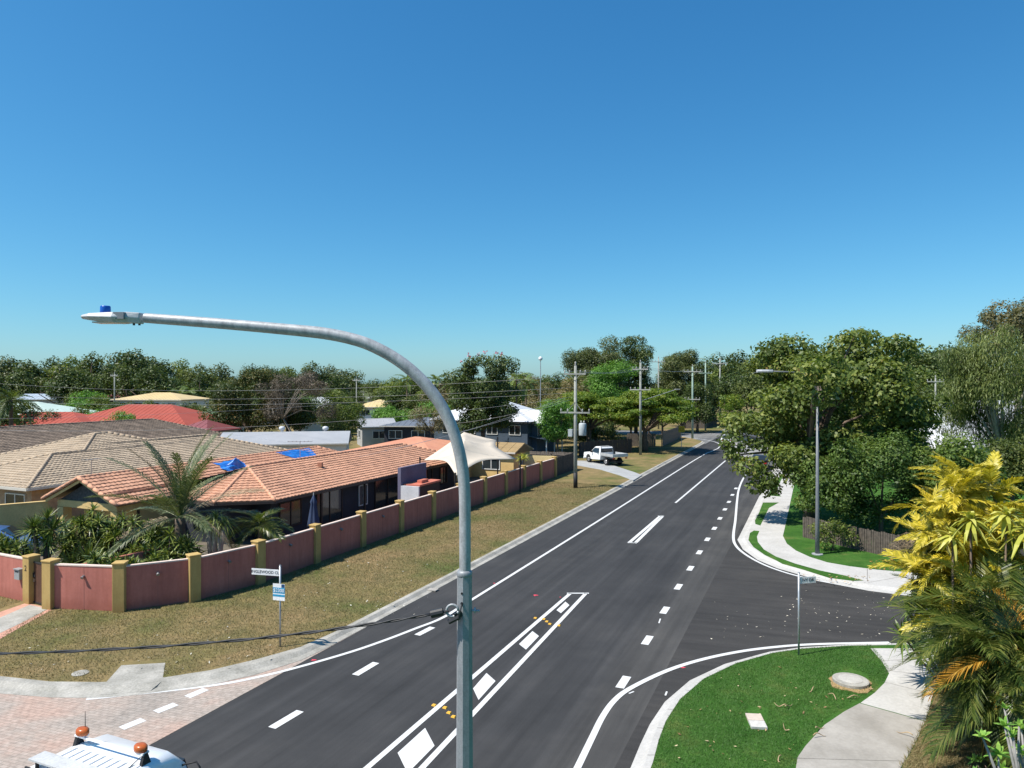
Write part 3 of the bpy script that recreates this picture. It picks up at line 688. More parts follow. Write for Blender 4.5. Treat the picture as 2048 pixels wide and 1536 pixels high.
BRICK = mat('blond_brick', (0.46, 0.31, 0.20), (0.34, 0.22, 0.14), 4, 0.9, bump=0.3)
rwall(bh, L1, 28.5, 51.4, -51.8, -44.3, 0.12, 2.6, BRICK)
rwall(bh, L1, 31.0, 45.4, -57.8, -51.8, 0.12, 2.6, BRICK)
GW = mat('pale_gutter', (0.62, 0.58, 0.52), rough=0.5)
for p, q in ((S(27.75, -52.6, 2.55), S(27.75, -43.55, 2.55)), (S(27.75, -43.55, 2.55), S(52, -43.55, 2.55)), (S(30.15, -58.4, 2.55), S(30.15, -52.7, 2.55))): MB().bar(p - L1, q - L1, 0.1, 0.16).build('gutter', GW, bh)
for t in (-45.8, -48.6): window(bh, S(28.49, t, 1.35) - L1, 1.9, 1.5, rt, -ru, FRAME, GLASS, 2)
window(bh, S(31.5, -44.29, 1.5) - L1, 1.6, 1.2, ru, rt)
br = thing('tiled_house', 'dark brown tiled roof house behind the beige roof', 'house', R(47, -64, 0.12)); L2 = R(47, -64, 0.12)
bz = 5.05
brf = [[S(30, -57.5, 2.4), S(62, -57.5, 2.4), S(54.5, -65, bz), S(30, -65, bz)], [S(62, -57.5, 2.4), S(62, -72.5, 2.4), S(54.5, -65, bz)], [S(62, -72.5, 2.4), S(30, -72.5, 2.4), S(30, -65, bz), S(54.5, -65, bz)]]
tile_roof(br, brf, BROWN, L2, [(S(30, -65, bz), S(54.5, -65, bz)), (S(54.5, -65, bz), S(62, -57.5, 2.4))], 0.33, 9)
rwall(br, L2, 30.5, 61.3, -71.8, -58.2, 0.12, 2.4, BRICK)
for s in (36, 44, 52): window(br, S(s, -58.19, 1.4) - L2, 1.8, 1.2, ru, rt)

# ------------------------------------------------------------------ houses with sheet roofs
def sheet_house(name, label, c, Lx, Wy, rz, eave, ridge, wallc, roofc, gable=False, over=0.5, wins=3, base=0.12, cat='house', ribs=True, group=None):
    """c: centre on the ground; Lx along the ridge, Wy across; local x along the ridge"""
    t_ = thing(name, label, cat, (c[0], c[1], base), rz, group)
    e, r = eave - base, ridge - base; hx, hy = Lx / 2, Wy / 2
    MB().prism([(-hx, -hy), (hx, -hy), (hx, hy), (-hx, hy)], -0.2, e).build('wall', wallc, t_)
    X, Y = hx + over, hy + over; d = 0.0 if gable else min(Y, X * 0.95); k = 0.14
    ro = MB(); rx = X - d
    vs = [(-X, -Y, e), (X, -Y, e), (X, Y, e), (-X, Y, e), (-rx, 0, r), (rx, 0, r)]
    vs2 = [(a, b_, z - k) for a, b_, z in vs]
    fs = [(0, 1, 5, 4), (2, 3, 4, 5), (1, 2, 5), (3, 0, 4)]
    lo = [tuple(i + 6 for i in reversed(f)) for f in fs]
    ro.add(vs + vs2, fs + lo + [(1, 0, 6, 7), (2, 1, 7, 8), (3, 2, 8, 9), (0, 3, 9, 6)])
    roof = ro.build('roof', roofc, t_)
    if gable:
        for sx in (-1, 1): MB().add([(sx * hx, -hy, e - .01), (sx * hx, hy, e - .01), (sx * hx, 0, r - .22), (sx * (hx - .1), -hy, e - .01), (sx * (hx - .1), hy, e - .01), (sx * (hx - .1), 0, r - .22)], [(0, 1, 2), (5, 4, 3), (0, 3, 4, 1), (1, 4, 5, 2), (2, 5, 3, 0)]).build('gable_wall', wallc, t_)
    if ribs:
        rb = MB(); sl = (r - e) / Y
        n = int(2 * X / 0.75)
        for i in range(1, n):
            x = -X + 2 * X * i / n
            run = Y if abs(x) <= rx else (X - abs(x)) / max(d, 1e-3) * Y
            if run < 0.3: continue
            for sy in (-1, 1): rb.bar((x, sy * Y, e + 0.012), (x, sy * (Y - run), e + 0.012 + sl * run), 0.03, 0.03)
        if rb.v: rb.build('roof_ribs', roofc, roof)['kind'] = 'stuff'
    for sy in (-1, 1): MB().bar((-X, sy * (Y + .04), e - .07), (X, sy * (Y + .04), e - .07), 0.09, 0.13).build('gutter', GW, t_)
    for i in range(wins):
        x = -hx + (i + 0.5) * Lx / wins; z = e - 1.15
        window(t_, (x, -hy - .002, z), min(1.8, Lx / wins * .6), 1.1, (1, 0, 0), (0, -1, 0))
    for y in ((0,) if wins else ()):
        for sx in (-1, 1): window(t_, (sx * (hx + .002), y, e - 1.15), 1.5, 1.1, (0, sx, 0), (sx, 0, 0))
    return t_
REDR = mat('red_sheet', (0.36, 0.085, 0.062), (0.31, 0.07, 0.05), 0.4, 0.8, spec=.15, fine=0.04)
MAROON = mat('maroon_sheet', (0.23, 0.07, 0.07), rough=0.5)
GREENR = mat('pale_green_sheet', (0.52, 0.62, 0.54), (0.45, 0.55, 0.47), 0.4, 0.5, fine=0.04)
LGREEN = mat('leaf_green_sheet', (0.28, 0.42, 0.20), rough=0.5)
CREAMR = mat('cream_sheet', (0.62, 0.47, 0.23), (0.55, 0.41, 0.2), 0.3, 0.55, fine=0.05)
GREYR = mat('grey_sheet', (0.36, 0.365, 0.375), (0.31, 0.315, 0.325), 0.5, 0.45, fine=0.04)
WHITER = mat('white_sheet', (0.60, 0.61, 0.62), (0.53, 0.54, 0.56), 0.5, 0.4, fine=0.03)
BLUEGR = mat('bluegrey_sheet', (0.40, 0.47, 0.55), rough=0.45)
WHITEW = mat('white_board', (0.70, 0.70, 0.67), (0.62, 0.62, 0.6), 0.8, 0.7)
GREYW = mat('grey_board', (0.42, 0.42, 0.42), (0.36, 0.36, 0.36), 0.8, 0.7)
BLUEW = mat('blue_board', (0.07, 0.10, 0.14), (0.055, 0.08, 0.11), 0.8, 0.7)
CORAL = mat('coral_sheet', (0.60, 0.27, 0.155), (0.52, 0.22, 0.125), 0.4, 0.55, fine=0.05)
def at(px, Y): return PX(px, Y)
sheet_house('metal_roof_house', 'house with a wide red metal hip roof left of the rust coloured tree', at(300, 106), 22, 15, -.15, 2.7, 5.75, WHITEW, REDR, wins=4)
sheet_house('metal_roof_house', 'low red metal roof wing behind the brown tiled roof', at(105, 103), 18, 12, -.05, 2.7, 4.75, WHITEW, REDR, wins=3)
sheet_house('garage', 'pale ribbed garage with a maroon roof at the foot of the rust coloured tree', at(413, 86), 4.6, 6, -.25, 3.3, 4.5, WHITEW, MAROON, over=.25, wins=0, cat='shed')
sheet_house('metal_roof_house', 'house with a pale green metal roof behind the left palm', at(60, 122), 17, 14, -.1, 3.6, 5.7, WHITEW, GREENR, wins=3)
sheet_house('raised_house', 'grey raised house with a blue grey roof below the tree line at far left', at(100, 165), 9.5, 8, .2, 5.2, 6.4, GREYW, BLUEGR, gable=True)
sheet_house('raised_house', 'raised house with a cream yellow hip roof in front of the palms', at(325, 150), 14.5, 11, -.1, 5.5, 6.9, WHITEW, CREAMR, wins=4)
sheet_house('low_house', 'white flat house with a maroon edge behind the cream roof', at(245, 182), 13, 8, .05, 5.3, 5.9, WHITEW, MAROON, wins=4, ribs=False)
sheet_house('cottage', 'small cottage with a leaf green roof half hidden by the rust coloured tree', at(405, 128), 6, 6, 0, 3.2, 4.6, WHITEW, LGREEN, wins=2)
sheet_house('metal_shed', 'long pale grey metal shed with two round roof vents behind the blue tarps', P(575, 880, 76), 12.5, 7.5, .18, 2.75, 3.75, WHITEW, GREYR, gable=True, over=.3, wins=0, cat='shed', ribs=False)
sheet_house('open_shed', 'small grey shed with a dark open front beside the bright green hedge', at(752, 101), 4.6, 5, .35, 2.9, 3.9, GREYW, GREYR, gable=True, over=.25, wins=1, cat='shed')
sheet_house('metal_roof_house', 'house with a white roof behind the bare brown tree', at(640, 128), 9, 9, .3, 4.6, 6.4, WHITEW, WHITER, wins=2)
sheet_house('metal_roof_house', 'house with a pale yellow roof behind the bright green hedge', at(760, 150), 8.4, 9, 0, 4.0, 5.4, WHITEW, CREAMR, wins=2)
sheet_house('low_house', 'far white flat roofed building above the yellow roof', at(756, 205), 5, 5, 0, 4.6, 5.0, WHITEW, WHITER, wins=1, ribs=False)
sheet_house('house_extension', 'low house wing with a smooth coral metal roof beside the shade sail', P(835, 890, 67), 9.5, 11, -.40, 2.7, 3.9, CREAM, CORAL, wins=2, ribs=False)
sheet_house('low_house', 'dark walled house with a blue edged roof behind the thin brown tree', at(850, 96), 9, 8, -.1, 3.4, 4.3, NAVY, mat('slate_sheet', (0.13, 0.15, 0.18), rough=.6), wins=3)
sheet_house('patio_roof', 'yellow walled patio room behind the shade sail', at(1000, 68), 4.5, 4, -.4, 2.6, 3.3, CREAM, mat('tan_roof', (0.32, 0.22, 0.10)), gable=True, over=.3, wins=1, cat='outbuilding')
sheet_house('metal_roof_house', 'white roofed house behind the big right hand tree', at(1885, 72), 12, 10, .4, 3.0, 6.2, WHITEW, WHITER, wins=3)
sheet_house('low_house', 'long white roofed building beyond the willowy tree', at(1960, 95), 22, 10, .2, 3.6, 6.6, WHITEW, WHITER, wins=5)
sheet_house('low_house', 'dark grey roofed house across the road behind the big tree', at(1560, 82), 7, 9, .1, 3.0, 4.6, GREYW, mat('charcoal_sheet', (0.09, 0.09, 0.1), rough=.5), wins=2)
for p, lb in (((564, 866), 'left'), ((651, 868), 'right')):
    q = P(p[0], p[1], 77); q.z = 3.62
    v_ = tag(MB().lathe([(0.16, -0.1), (0.16, 0.2), (0.3, 0.28), (0.34, 0.42), (0.3, 0.56), (0.12, 0.64)], 12).build('roof_ventilator', WHITER, None, True, q), f'round metal roof ventilator, the {lb} one of two on the grey shed', 'ventilator', 'ventilators on the grey shed')
# two-storey white-roofed house with a blue gable
wh = thing('gabled_house', 'two storey blue house with a white roof and a scalloped gable', 'house', R(82, -35, 0.12), ROADROT)
MB().prism([(-9, -4), (3.6, -4), (3.6, 6), (-9, 6)], -.2, 4.4).build('wall', BLUEW, wh)
b = MB(); b.add([(4.2, -4.6, 4.25), (4.2, 6.6, 4.25), (-2, 1, 6.75), (-9.5, 6.6, 4.25), (-9.5, -4.6, 4.25), (-5, 1, 6.75)], [(0, 1, 2), (1, 3, 5, 2), (3, 4, 5), (4, 0, 2, 5)])
b.add([(4.2, -4.6, 4.1), (4.2, 6.6, 4.1), (-9.5, 6.6, 4.1), (-9.5, -4.6, 4.1)], [(0, 3, 2, 1)]); b.build('roof', WHITER, wh)
b = MB(); b.add([(5.0, -2.9, 4.0), (5.0, 1.1, 4.0), (5.0, -0.9, 5.55), (-0.5, -2.9, 4.0), (-0.5, 1.1, 4.0), (-0.5, -0.9, 5.55)], [(0, 2, 5, 3), (1, 4, 5, 2)]); gr = b.build('gable_roof', WHITER, wh)
gr.modifiers.new('t', 'SOLIDIFY').thickness = 0.12
MB().add([(4.4, -2.6, 4.0), (4.4, .8, 4.0), (4.4, -.9, 5.35), (4.3, -2.6, 4.0), (4.3, .8, 4.0), (4.3, -.9, 5.35)], [(0, 1, 2), (5, 4, 3), (0, 3, 4, 1), (1, 4, 5, 2), (2, 5, 3, 0)]).build('gable_front', mat('pale_blue', (0.32, 0.39, 0.46)), wh)
b = MB()
for s_ in (0, 1): b.bar((5.05, -2.95 + s_ * 4.1, 3.9), (5.05, -.9, 5.5), 0.06, 0.25)
for k in range(8): b.box((4.95, -2.6 + k * 0.48, 3.82), (0.05, 0.36, 0.22))
b.build('gable_trim', mat('pale_blue', (0.32, 0.39, 0.46)), wh)
MB().prism([(3.62, -2.7), (4.3, -2.7), (4.3, .9), (3.62, .9)], 0, 4.0).build('bay', BLUEW, wh)
for y in (-1.9, -.2): window(wh, (4.31, y, 3.0), 1.3, 1.3, (0, 1, 0), (1, 0, 0))
for x in (-7, -4, -1, 2): window(wh, (x, -4.01, 3.2), 1.5, 1.2, (1, 0, 0), (0, -1, 0))
b = MB(); b.add([(3.6, -3.8, 2.6), (6.0, -3.8, 2.15), (6.0, 2.2, 2.15), (3.6, 2.2, 2.6)], [(0, 1, 2, 3)]); aw = b.build('awning', BLUEW, wh); aw.modifiers.new('t', 'SOLIDIFY').thickness = 0.1
for y in (-3.6, -.8, 2.0): MB().box((5.85, y, 1.1), (0.12, 0.12, 2.1)).build('awning_post', FRAME, wh)
# ================================================================== pink boundary wall
def m_render(name, c1, c2):
    m = mat(name, c1, c2, 0.7, 0.88, bump=0.15, bscale=50, fine=0.05); n = m.node_tree; b = n.nodes['Principled BSDF']
    src = b.inputs['Base Color'].links[0].from_socket; pos = _pos(n).outputs['Position']
    sx = n.nodes.new('ShaderNodeSeparateXYZ'); n.links.new(pos, sx.inputs[0])
    mp = n.nodes.new('ShaderNodeMapping'); mp.inputs['Scale'].default_value = (1, 1, .12); n.links.new(pos, mp.inputs['Vector'])
    t = _noise(n, mp.outputs[0], 5, 5, .65)
    ad = n.nodes.new('ShaderNodeMath'); ad.operation = 'MULTIPLY_ADD'; ad.inputs[1].default_value = 1.1; n.links.new(t.outputs['Fac'], ad.inputs[0])
    mr = n.nodes.new('ShaderNodeMapRange'); mr.inputs[1].default_value = .1; mr.inputs[2].default_value = .62; mr.inputs[3].default_value = .55; mr.inputs[4].default_value = 0.0
    n.links.new(sx.outputs[2], mr.inputs[0]); n.links.new(mr.outputs[0], ad.inputs[2])
    st = _ramp(n, ad.outputs[0], [(.45, (1, 1, 1)), (.9, (.80, .74, .70))])          # rain streaks and splashed soil near the ground
    n.links.new(_mix(n, 1.0, src, st.outputs[0], 'MULTIPLY'), b.inputs['Base Color']); return m
PINKW = m_render('pink_render', (0.475, 0.170, 0.132), (0.405, 0.140, 0.110)); _old = lambda *a, **k: None
_old('pink_render', (0.56, 0.215, 0.165), (0.49, 0.18, 0.14), 0.7, 0.88, bump=0.15, bscale=50, fine=0.05)
COPE = mat('sunlit_coping', (0.72, 0.58, 0.50), rough=0.8)  # sunlit top edge of the wall put into a paler colour
PILL = m_render('ochre_render', (0.48, 0.33, 0.12), (0.41, 0.28, 0.10))
pp = [G(0, 1193, .12) + Vector((-5.2, 2.6, 0)), G(62, 1205, .12), G(101, 1216, .12), G(240, 1222, .12), G(387, 1202, .12), G(517, 1167, .12)]
TW = pp[5].dot(rt)
s0 = pp[5].dot(ru)
for k in range(1, 11): pp.append(R(s0 + 3.86 * k, TW, 0.12))
WL = Vector(pp[4]); wl = thing('boundary_wall', 'long pink rendered wall with ochre pillars along the dry verge', 'wall', WL)
PH, WH = 1.86, 1.7
for i, p in enumerate(pp):
    q = p - WL; a = pp[min(i + 1, len(pp) - 1)] - pp[max(i - 1, 0)]; rz = math.atan2(a.y, a.x)
    sz = 0.44 if i < 6 else 0.40
    o_ = MB().box((0, 0, PH / 2 - .1), (sz, sz, PH + .2)).box((0, 0, PH + .02), (sz + .05, sz + .05, .07)).build('pillar', PILL, wl, loc=q, rz=rz)
    bevel(o_, 0.015, 1)
    if i + 1 < len(pp) and i != 1:
        b_ = pp[i + 1] - WL; d = (b_ - q); L = d.length; d.normalize()
        a0, a1 = q + d * (sz / 2 - .02), b_ - d * (sz / 2 - .02)
        off = Vector((0, 0, WH / 2 - .1))
        MB().bar(a0 + off, a1 + off, 0.14, WH + .2).build('panel', PINKW, wl)
        MB().bar(a0 + Vector((0, 0, WH + .025)), a1 + Vector((0, 0, WH + .025)), 0.17, 0.05).build('coping', COPE, wl)
        c = (a0 + a1) / 2; nn = Vector((d.y, -d.x, 0)).normalized()
        MB().bar(c + nn * .071 + Vector((0, 0, .02)), c + nn * .071 + Vector((0, 0, WH - .05)), 0.014, 0.006, up=nn).build('panel_joint', mat('joint_line', (0.30, 0.12, 0.10)), wl)
        if i < 8:
            b2 = MB(); cc = c + nn * .07 + Vector((0, 0, 1.32)); b2.tube([cc, cc + nn * 0.05], 0.05, 8); b2.tube([cc + nn * .05, cc + nn * 0.12 + Vector((0, 0, -.05))], [0.045, 0.07], 8)
            b2.build('wall_light', mat('dull_steel', (0.35, 0.35, 0.36), rough=.4, metal=.6), wl)
LBLK = mat('letter_black', (0.02, 0.02, 0.022), rough=.6)
p0 = pp[1] - WL; d0 = (pp[2] - pp[1]).normalized(); n0 = Vector((d0.y, -d0.x, 0))
aw = pp[2] - pp[0]; rzp = math.atan2(aw.y, aw.x); fn = Vector((math.sin(rzp), -math.cos(rzp), 0)); fr = Vector((math.cos(rzp), math.sin(rzp), 0))
lettering('2', 0.32, LBLK, wl, p0 + fn * .224 + Vector((0, 0, 1.42)), fr, (0, 0, 1), name='house_number')
# gate with slats, letterbox, keypad
gt = thing('garden_gate', 'brown slatted timber gate between the two ochre pillars', 'gate', (pp[1] + pp[2]) / 2, math.atan2(d0.y, d0.x))
gw = (pp[2] - pp[1]).length - .44
GTM = mat('gate_timber', (0.115, 0.055, 0.035), (0.085, 0.04, 0.026), 3, 0.6)
ns = 9
for k in range(ns):
    MB().box((-gw / 2 + gw * (k + .5) / ns, 0, .86), (gw / ns - .012, 0.03, 1.56)).build('slat', GTM, gt)
for z in (.07, 1.66): MB().box((0, -.012, z), (gw, 0.05, .05)).build('rail', mat('dark_frame', (0.03, 0.03, 0.032), rough=.5), gt)
MB().box((-gw / 2 + .1, -.05, .95), (.05, .06, .12)).build('latch', mat('steel', (0.5, 0.5, 0.5), rough=.3, metal=.9), gt)
lb = thing('letterbox', 'small grey letterbox fixed to the pink wall left of the gate', 'letterbox', pp[1] - (pp[1] - pp[0]).normalized() * .52 + n0 * .16, math.atan2((pp[1] - pp[0]).y, (pp[1] - pp[0]).x))
MB().box((0, 0, 1.12), (.34, .2, .4)).build('body', mat('letterbox_grey', (0.30, 0.31, 0.32), rough=.5), lb); MB().box((0, -.105, 1.24), (.24, .015, .03)).build('slot', LBLK, lb)
MB().box((0, -.01, 1.335), (.38, .25, .03)).build('lid', mat('letterbox_grey', (0.3, 0.31, 0.32)), lb)
kp = thing('intercom', 'dark intercom box on the pillar beside the gate', 'intercom', pp[1] + d0 * .245 + Vector((0, 0, 1.15)), math.atan2(d0.y, d0.x))
MB().box((0.025, 0, 0), (.05, .14, .2)).build('case', LBLK, kp); MB().box((.056, 0, -.03), (.012, .09, .09)).build('keypad', mat('keys', (0.2, 0.2, 0.2)), kp)
# low inner walls
tag(MB().prism([G(105, 1120, .12) + Vector((0, 9, 0)) for _ in (0,)] and [Vector(v) for v in ((-18.1, 29.0, 0), (-17.95, 28.95, 0), (-15.0, 33.4, 0), (-15.2, 33.5, 0))], 0.1, 1.5).build('garden_wall', PINKW), 'pink inner garden wall running back from the gate', 'wall')
cw = thing('side_wall', 'tall cream rendered side wall in front of the beige house', 'wall', (-27, 39.5, .12))
a, c = P(-60, 1026, 37.5), P(96, 1006, 39.5); a.z = c.z = 0.12
MB().bar(a - cw.location + Vector((0, 0, 1.1)), c - cw.location + Vector((0, 0, 1.1)), .2, 2.3).build('panel', CREAM, cw)
MB().bar(a - cw.location + Vector((0, 0, 2.28)), c - cw.location + Vector((0, 0, 2.28)), .28, .06).build('coping', CREAM, cw)
yw = thing('side_wall', 'pale yellow garden wall behind the clump of spiky leaves', 'wall', R(s0 + 38.6, TW, .12))
pw = R(s0 + 38.6, TW, .12)
MB().bar(Vector((0, 0, .95)), R(s0 + 37.0, TW - 9, .12) - pw + Vector((0, 0, .95)), .2, 2.0).build('panel', mat('pale_yellow_render', (0.74, 0.60, 0.30), (0.66, 0.53, 0.27), 1, .85), yw)
# purple outdoor fireplace
fpx = thing('outdoor_fireplace', 'purple rendered outdoor fireplace with a coral hearth roof behind the wall', 'fireplace', R(42.6, TW - 2.5, .12), ROADROT)
PURP = mat('purple_render', (0.135, 0.125, 0.185), (0.11, 0.10, 0.15), 1, .85)
MB().box((-.6, 0, 1.55), (.24, 3.4, 3.2)).build('back_wall', PURP, fpx); MB().box((.2, -1.62, 1.0), (1.4, .16, 1.9)).build('side_wall', mat('pale_render', (0.6, 0.6, 0.62)), fpx)
MB().box((.2, .0, 1.98), (1.3, 2.9, .12)).build('hearth_roof', mat('coral_paint', (0.55, 0.17, 0.11), rough=.7), fpx); MB().box((.4, -.3, 2.14), (.35, .9, .2)).build('coping_block', mat('coral_paint', (0.55, 0.17, 0.11)), fpx)
MB().box((.2, .1, 1.0), (1.1, 2.7, 1.8)).build('hearth', mat('soot', (0.03, 0.03, 0.03)), fpx)
# closed umbrella
um = thing('closed_umbrella', 'folded dark blue patio umbrella beside the long wall', 'umbrella', PX(627, 39.5, .12))
MB().tube([(0, 0, 0), (0, 0, 2.75)], .025, 7).build('pole', mat('umbrella_pole', (0.5, .5, .48)), um)
sec = []
for z, r in ((.85, .30), (1.1, .27), (1.6, .2), (2.1, .13), (2.25, .16), (2.4, .1), (2.6, .03)):
    sec.append([(r * (1 + .25 * math.cos(6 * q)) * math.cos(q), r * (1 + .25 * math.cos(6 * q)) * math.sin(q), z) for q in np.linspace(0, 2 * PI, 25)[:-1]])
MB().loft(sec).build('folded_canopy', mat('navy_canvas', (0.035, 0.055, 0.115), rough=.9), um, True)
# shade sail
sl = thing('shade_sail', 'large cream shade sail on dark posts behind the pink wall', 'shade sail', R(52.5, -26.8, .12))
SL = sl.location.copy()
crn = [P(848, 920, 54.5), P(912, 951, 51.5), P(1032, 918, 57.5), P(992, 880, 62), P(928, 864, 59.5)]
pk = P(929, 880, 56.5); b = MB(); edge = []
for i in range(len(crn)):
    a, c = crn[i], crn[(i + 1) % len(crn)]
    for k in range(10):
        u = k / 10; q = a.lerp(c, u); q = q.lerp(pk, 0.22 * math.sin(PI * u) * (1 if i < 3 else .3)); edge.append(q)
rings = 6; n = len(edge); vs = []
for r_ in range(rings):
    f = r_ / (rings - 1)
    for e in edge:
        q = e.lerp(pk, f * .97); q.z += -0.28 * math.sin(PI * f) ; vs.append(q - SL)
b.add(vs, [(r_ * n + i, r_ * n + (i + 1) % n, (r_ + 1) * n + (i + 1) % n, (r_ + 1) * n + i) for r_ in range(rings - 1) for i in range(n)] + [tuple((rings - 1) * n + i for i in range(n))])
o_ = b.build('canopy', mat('sail_cloth', (0.60, 0.52, 0.42), (0.54, 0.47, 0.38), .5, .75, fine=.03), sl, True); o_.modifiers.new('t', 'SOLIDIFY').thickness = .02
for c in crn:
    d = c - pk; d.z = 0; d.normalize(); f = c + d * .35
    MB().tube([Vector((f.x, f.y, .1)) - SL, f + Vector((0, 0, .25)) - SL], .06, 8).build('post', LBLK, sl)
    MB().tube([c - SL, f - SL + Vector((0, 0, .1))], .02, 5).build('stay', LBLK, sl)

# ================================================================== timber fences
TIMB = mat('grey_timber', (0.20, 0.165, 0.135), (0.12, 0.10, 0.085), 5, .9, bump=.3)
DTIMB = mat('dark_paling', (0.055, 0.05, 0.048), (0.035, 0.032, 0.03), 4, .85)
SHTIMB = mat('shaded_paling', (0.13, .105, .085), (.07, .058, .048), 6, .95, bump=.3)  # paling colour darkened for the deep shade on the right-hand fence
def paling_fence(label, a, c, h, m, step=.16, base=.12, group=None):
    a, c = Vector(a), Vector(c); a.z = c.z = base
    t_ = thing('paling_fence', label, 'fence', a, math.atan2((c - a).y, (c - a).x), group); L = (c - a).length; n = int(L / step)
    me = MB().box((0, 0, h / 2 - .03), (step - .02, .025, h + .06)).mesh('paling'); me.materials.append(m)
    rr = random.Random(len(label))
    for k in range(n):
        o = obj('paling', me, None, t_, ((k + .5) * step, 0, rr.uniform(-.04, .03))); o.rotation_euler = (0, rr.uniform(-.012, .012), 0)
    for z in (.35, h - .3): MB().bar((0, .045, z), (L, .045, z), .05, .09).build('rail', m, t_)
    for k in range(int(L / 2.4) + 1): MB().box((min(k * 2.4, L), .11, h / 2 - .1), (.1, .1, h)).build('post', m, t_)
    return t_
e_ = R(s0 + 38.8, TW, .12)
paling_fence('dark paling fence continuing the pink wall up to the utility pole', e_, R(s0 + 44.6, TW, .12), 1.75, DTIMB, .22)
paling_fence('weathered paling fence with a top rail beside the driveway', R(s0 + 44.6, TW - .1, .12), R(s0 + 44.0, TW - 9, .12), 1.75, TIMB, .22)
paling_fence('dark paling fence behind the parked white utility', G(1160, 913, .12), G(1266, 905, .12), 1.75, DTIMB, .25)
paling_fence('grey paling fence on the near side of the spreading tree', G(1255, 893, .12), G(1312, 893, .12), 1.8, TIMB, .3)
paling_fence('grey paling fence running back behind the yellow sign', G(1325, 893, .12), G(1362, 876, .12), 2.0, TIMB, .3)
paling_fence('grey paling fence across the far side road', G(1366, 857, .12), G(1412, 857, .12), 1.9, TIMB, .35)
paling_fence('dark paling fence climbing beside the far pole', G(1413, 857, .12), G(1434, 848, .12), 2.0, DTIMB, .4)
paling_fence('old brown paling fence below the green hedge on the right', Vector((16.7, 40.8, 0)), Vector((19.5, 35.6, 0)), 1.2, SHTIMB, .13)
paling_fence('old brown paling fence half hidden by the yellow shrubs', Vector((19.55, 35.55, 0)), Vector((27, 35.2, 0)), 1.2, SHTIMB, .14)

# ================================================================== poles and lamps
def m_galv(name, c1, c2):
    m, n, b = _new(name); pos = _pos(n).outputs['Position']
    mp = n.nodes.new('ShaderNodeMapping'); mp.inputs['Scale'].default_value = (1, 1, .35); n.links.new(pos, mp.inputs['Vector'])
    t = _noise(n, mp.outputs[0], 14, 6, .7); t2 = _noise(n, pos, 45, 2)
    r = _ramp(n, t.outputs['Fac'], [(.3, c2), (.6, c1), (.85, tuple(min(1, v * 1.25) for v in c1))])
    n.links.new(_mix(n, 1.0, r.outputs[0], _ramp(n, t2.outputs['Fac'], [(.3, (.88,) * 3), (.7, (1.1,) * 3)]).outputs[0], 'MULTIPLY'), b.inputs['Base Color'])
    b.inputs['Metallic'].default_value = .15; b.inputs['Roughness'].default_value = .5
    return m
GALV = m_galv('galvanised', (0.27, 0.285, 0.30), (0.21, 0.222, 0.236))
GALV2 = m_galv('weathered_galvanised', (0.40, 0.41, 0.42), (0.24, 0.247, 0.255))
DKST = mat('black_fitting', (0.025, 0.025, 0.027), rough=.5)
GALV3 = m_galv('dull_galvanised', (0.17, 0.18, 0.19), (0.13, 0.138, 0.147))
LP = PX(929, 7.5, .12)
lp = thing('street_lamp', 'tall grey street lamp with a long curved arm close to the camera', 'street lamp', LP)
def z7(y): return H - (y - HZ) * 7.5 / F - .12
def x7(x): return (x - 929) * 7.5 / F
sec = []
for z, r in ((-.05, .125), (4, .105), (z7(1536), .085), (z7(1165), .0755), (z7(1150), .0755)):
    sec.append([(r * math.cos(q) * 1.06, r * math.sin(q) * 1.06, z) for q in np.linspace(PI / 8 + .25, 2 * PI + PI / 8 + .25, 9)[:-1]])
MB().loft(sec).build('shaft', GALV, lp)
MB().lathe([(.19, -.02), (.19, .03), (.13, .05)], 12).build('base_plate', GALV, lp)
MB().lathe([(.072, z7(1154)), (.083, z7(1150)), (.083, z7(1144)), (.066, z7(1140))], 16).build('collar', GALV, lp, True)
px = [(930, 1146), (930, 1060), (929, 980), (923, 925), (910, 872), (890, 825), (862, 782), (826, 744), (786, 714), (740, 690), (700, 677), (650, 667), (585, 660), (450, 648), (290, 636)]
pts = smooth_px(px, 4); rad = np.interp(range(len(pts)), [0, len(pts) * .45, len(pts) * .8, len(pts) - 1], [.0605, .064, .063, .052])
autosmooth(MB().tube([(x7(x), 0, z7(y)) for x, y in pts], list(rad), 18).build('arm', GALV2, lp), 60)
for z, yy in (((1183), -.078), ((1203), -.078)):
    MB().tube([(-.022, -.07, z7(z)), (-.023, -.0815, z7(z))], .012 if z < 1190 else .016, 10).build('cable_hole', LBLK, lp)
b = MB()                                            # cable anchor
b.tube([(.06, -.0, z7(1221)), (.16, -.0, z7(1222))], .013, 8); b.tube([(.1, 0, z7(1221)), (.118, 0, z7(1221))], .03, 6); b.build('anchor_bolt', GALV2, lp)
b = MB(); c = Vector((x7(906), -.09, z7(1216)))
b.tube([c + Vector((.062 * math.cos(q), 0, .062 * math.sin(q))) for q in np.linspace(0, 2 * PI, 15)], .014, 6); b.build('eye_bolt', GALV2, lp, True)
MB().bar(c + Vector((.02, 0, -.06)), (-.03, -.06, z7(1222)), .05, .06).build('clamp', DKST, lp)
MB().tube([(x7(899), -.1, z7(1238)), (-.05, -.1, z7(1228))], .028, 7).build('clevis', DKST, lp)
MB().tube([(-.022, -.085, z7(1203)), (-.035, -.12, z7(1215)), (-.06, -.12, z7(1230)), (-.1, -.1, z7(1232))], .008, 5).build('service_lead', DKST, lp)
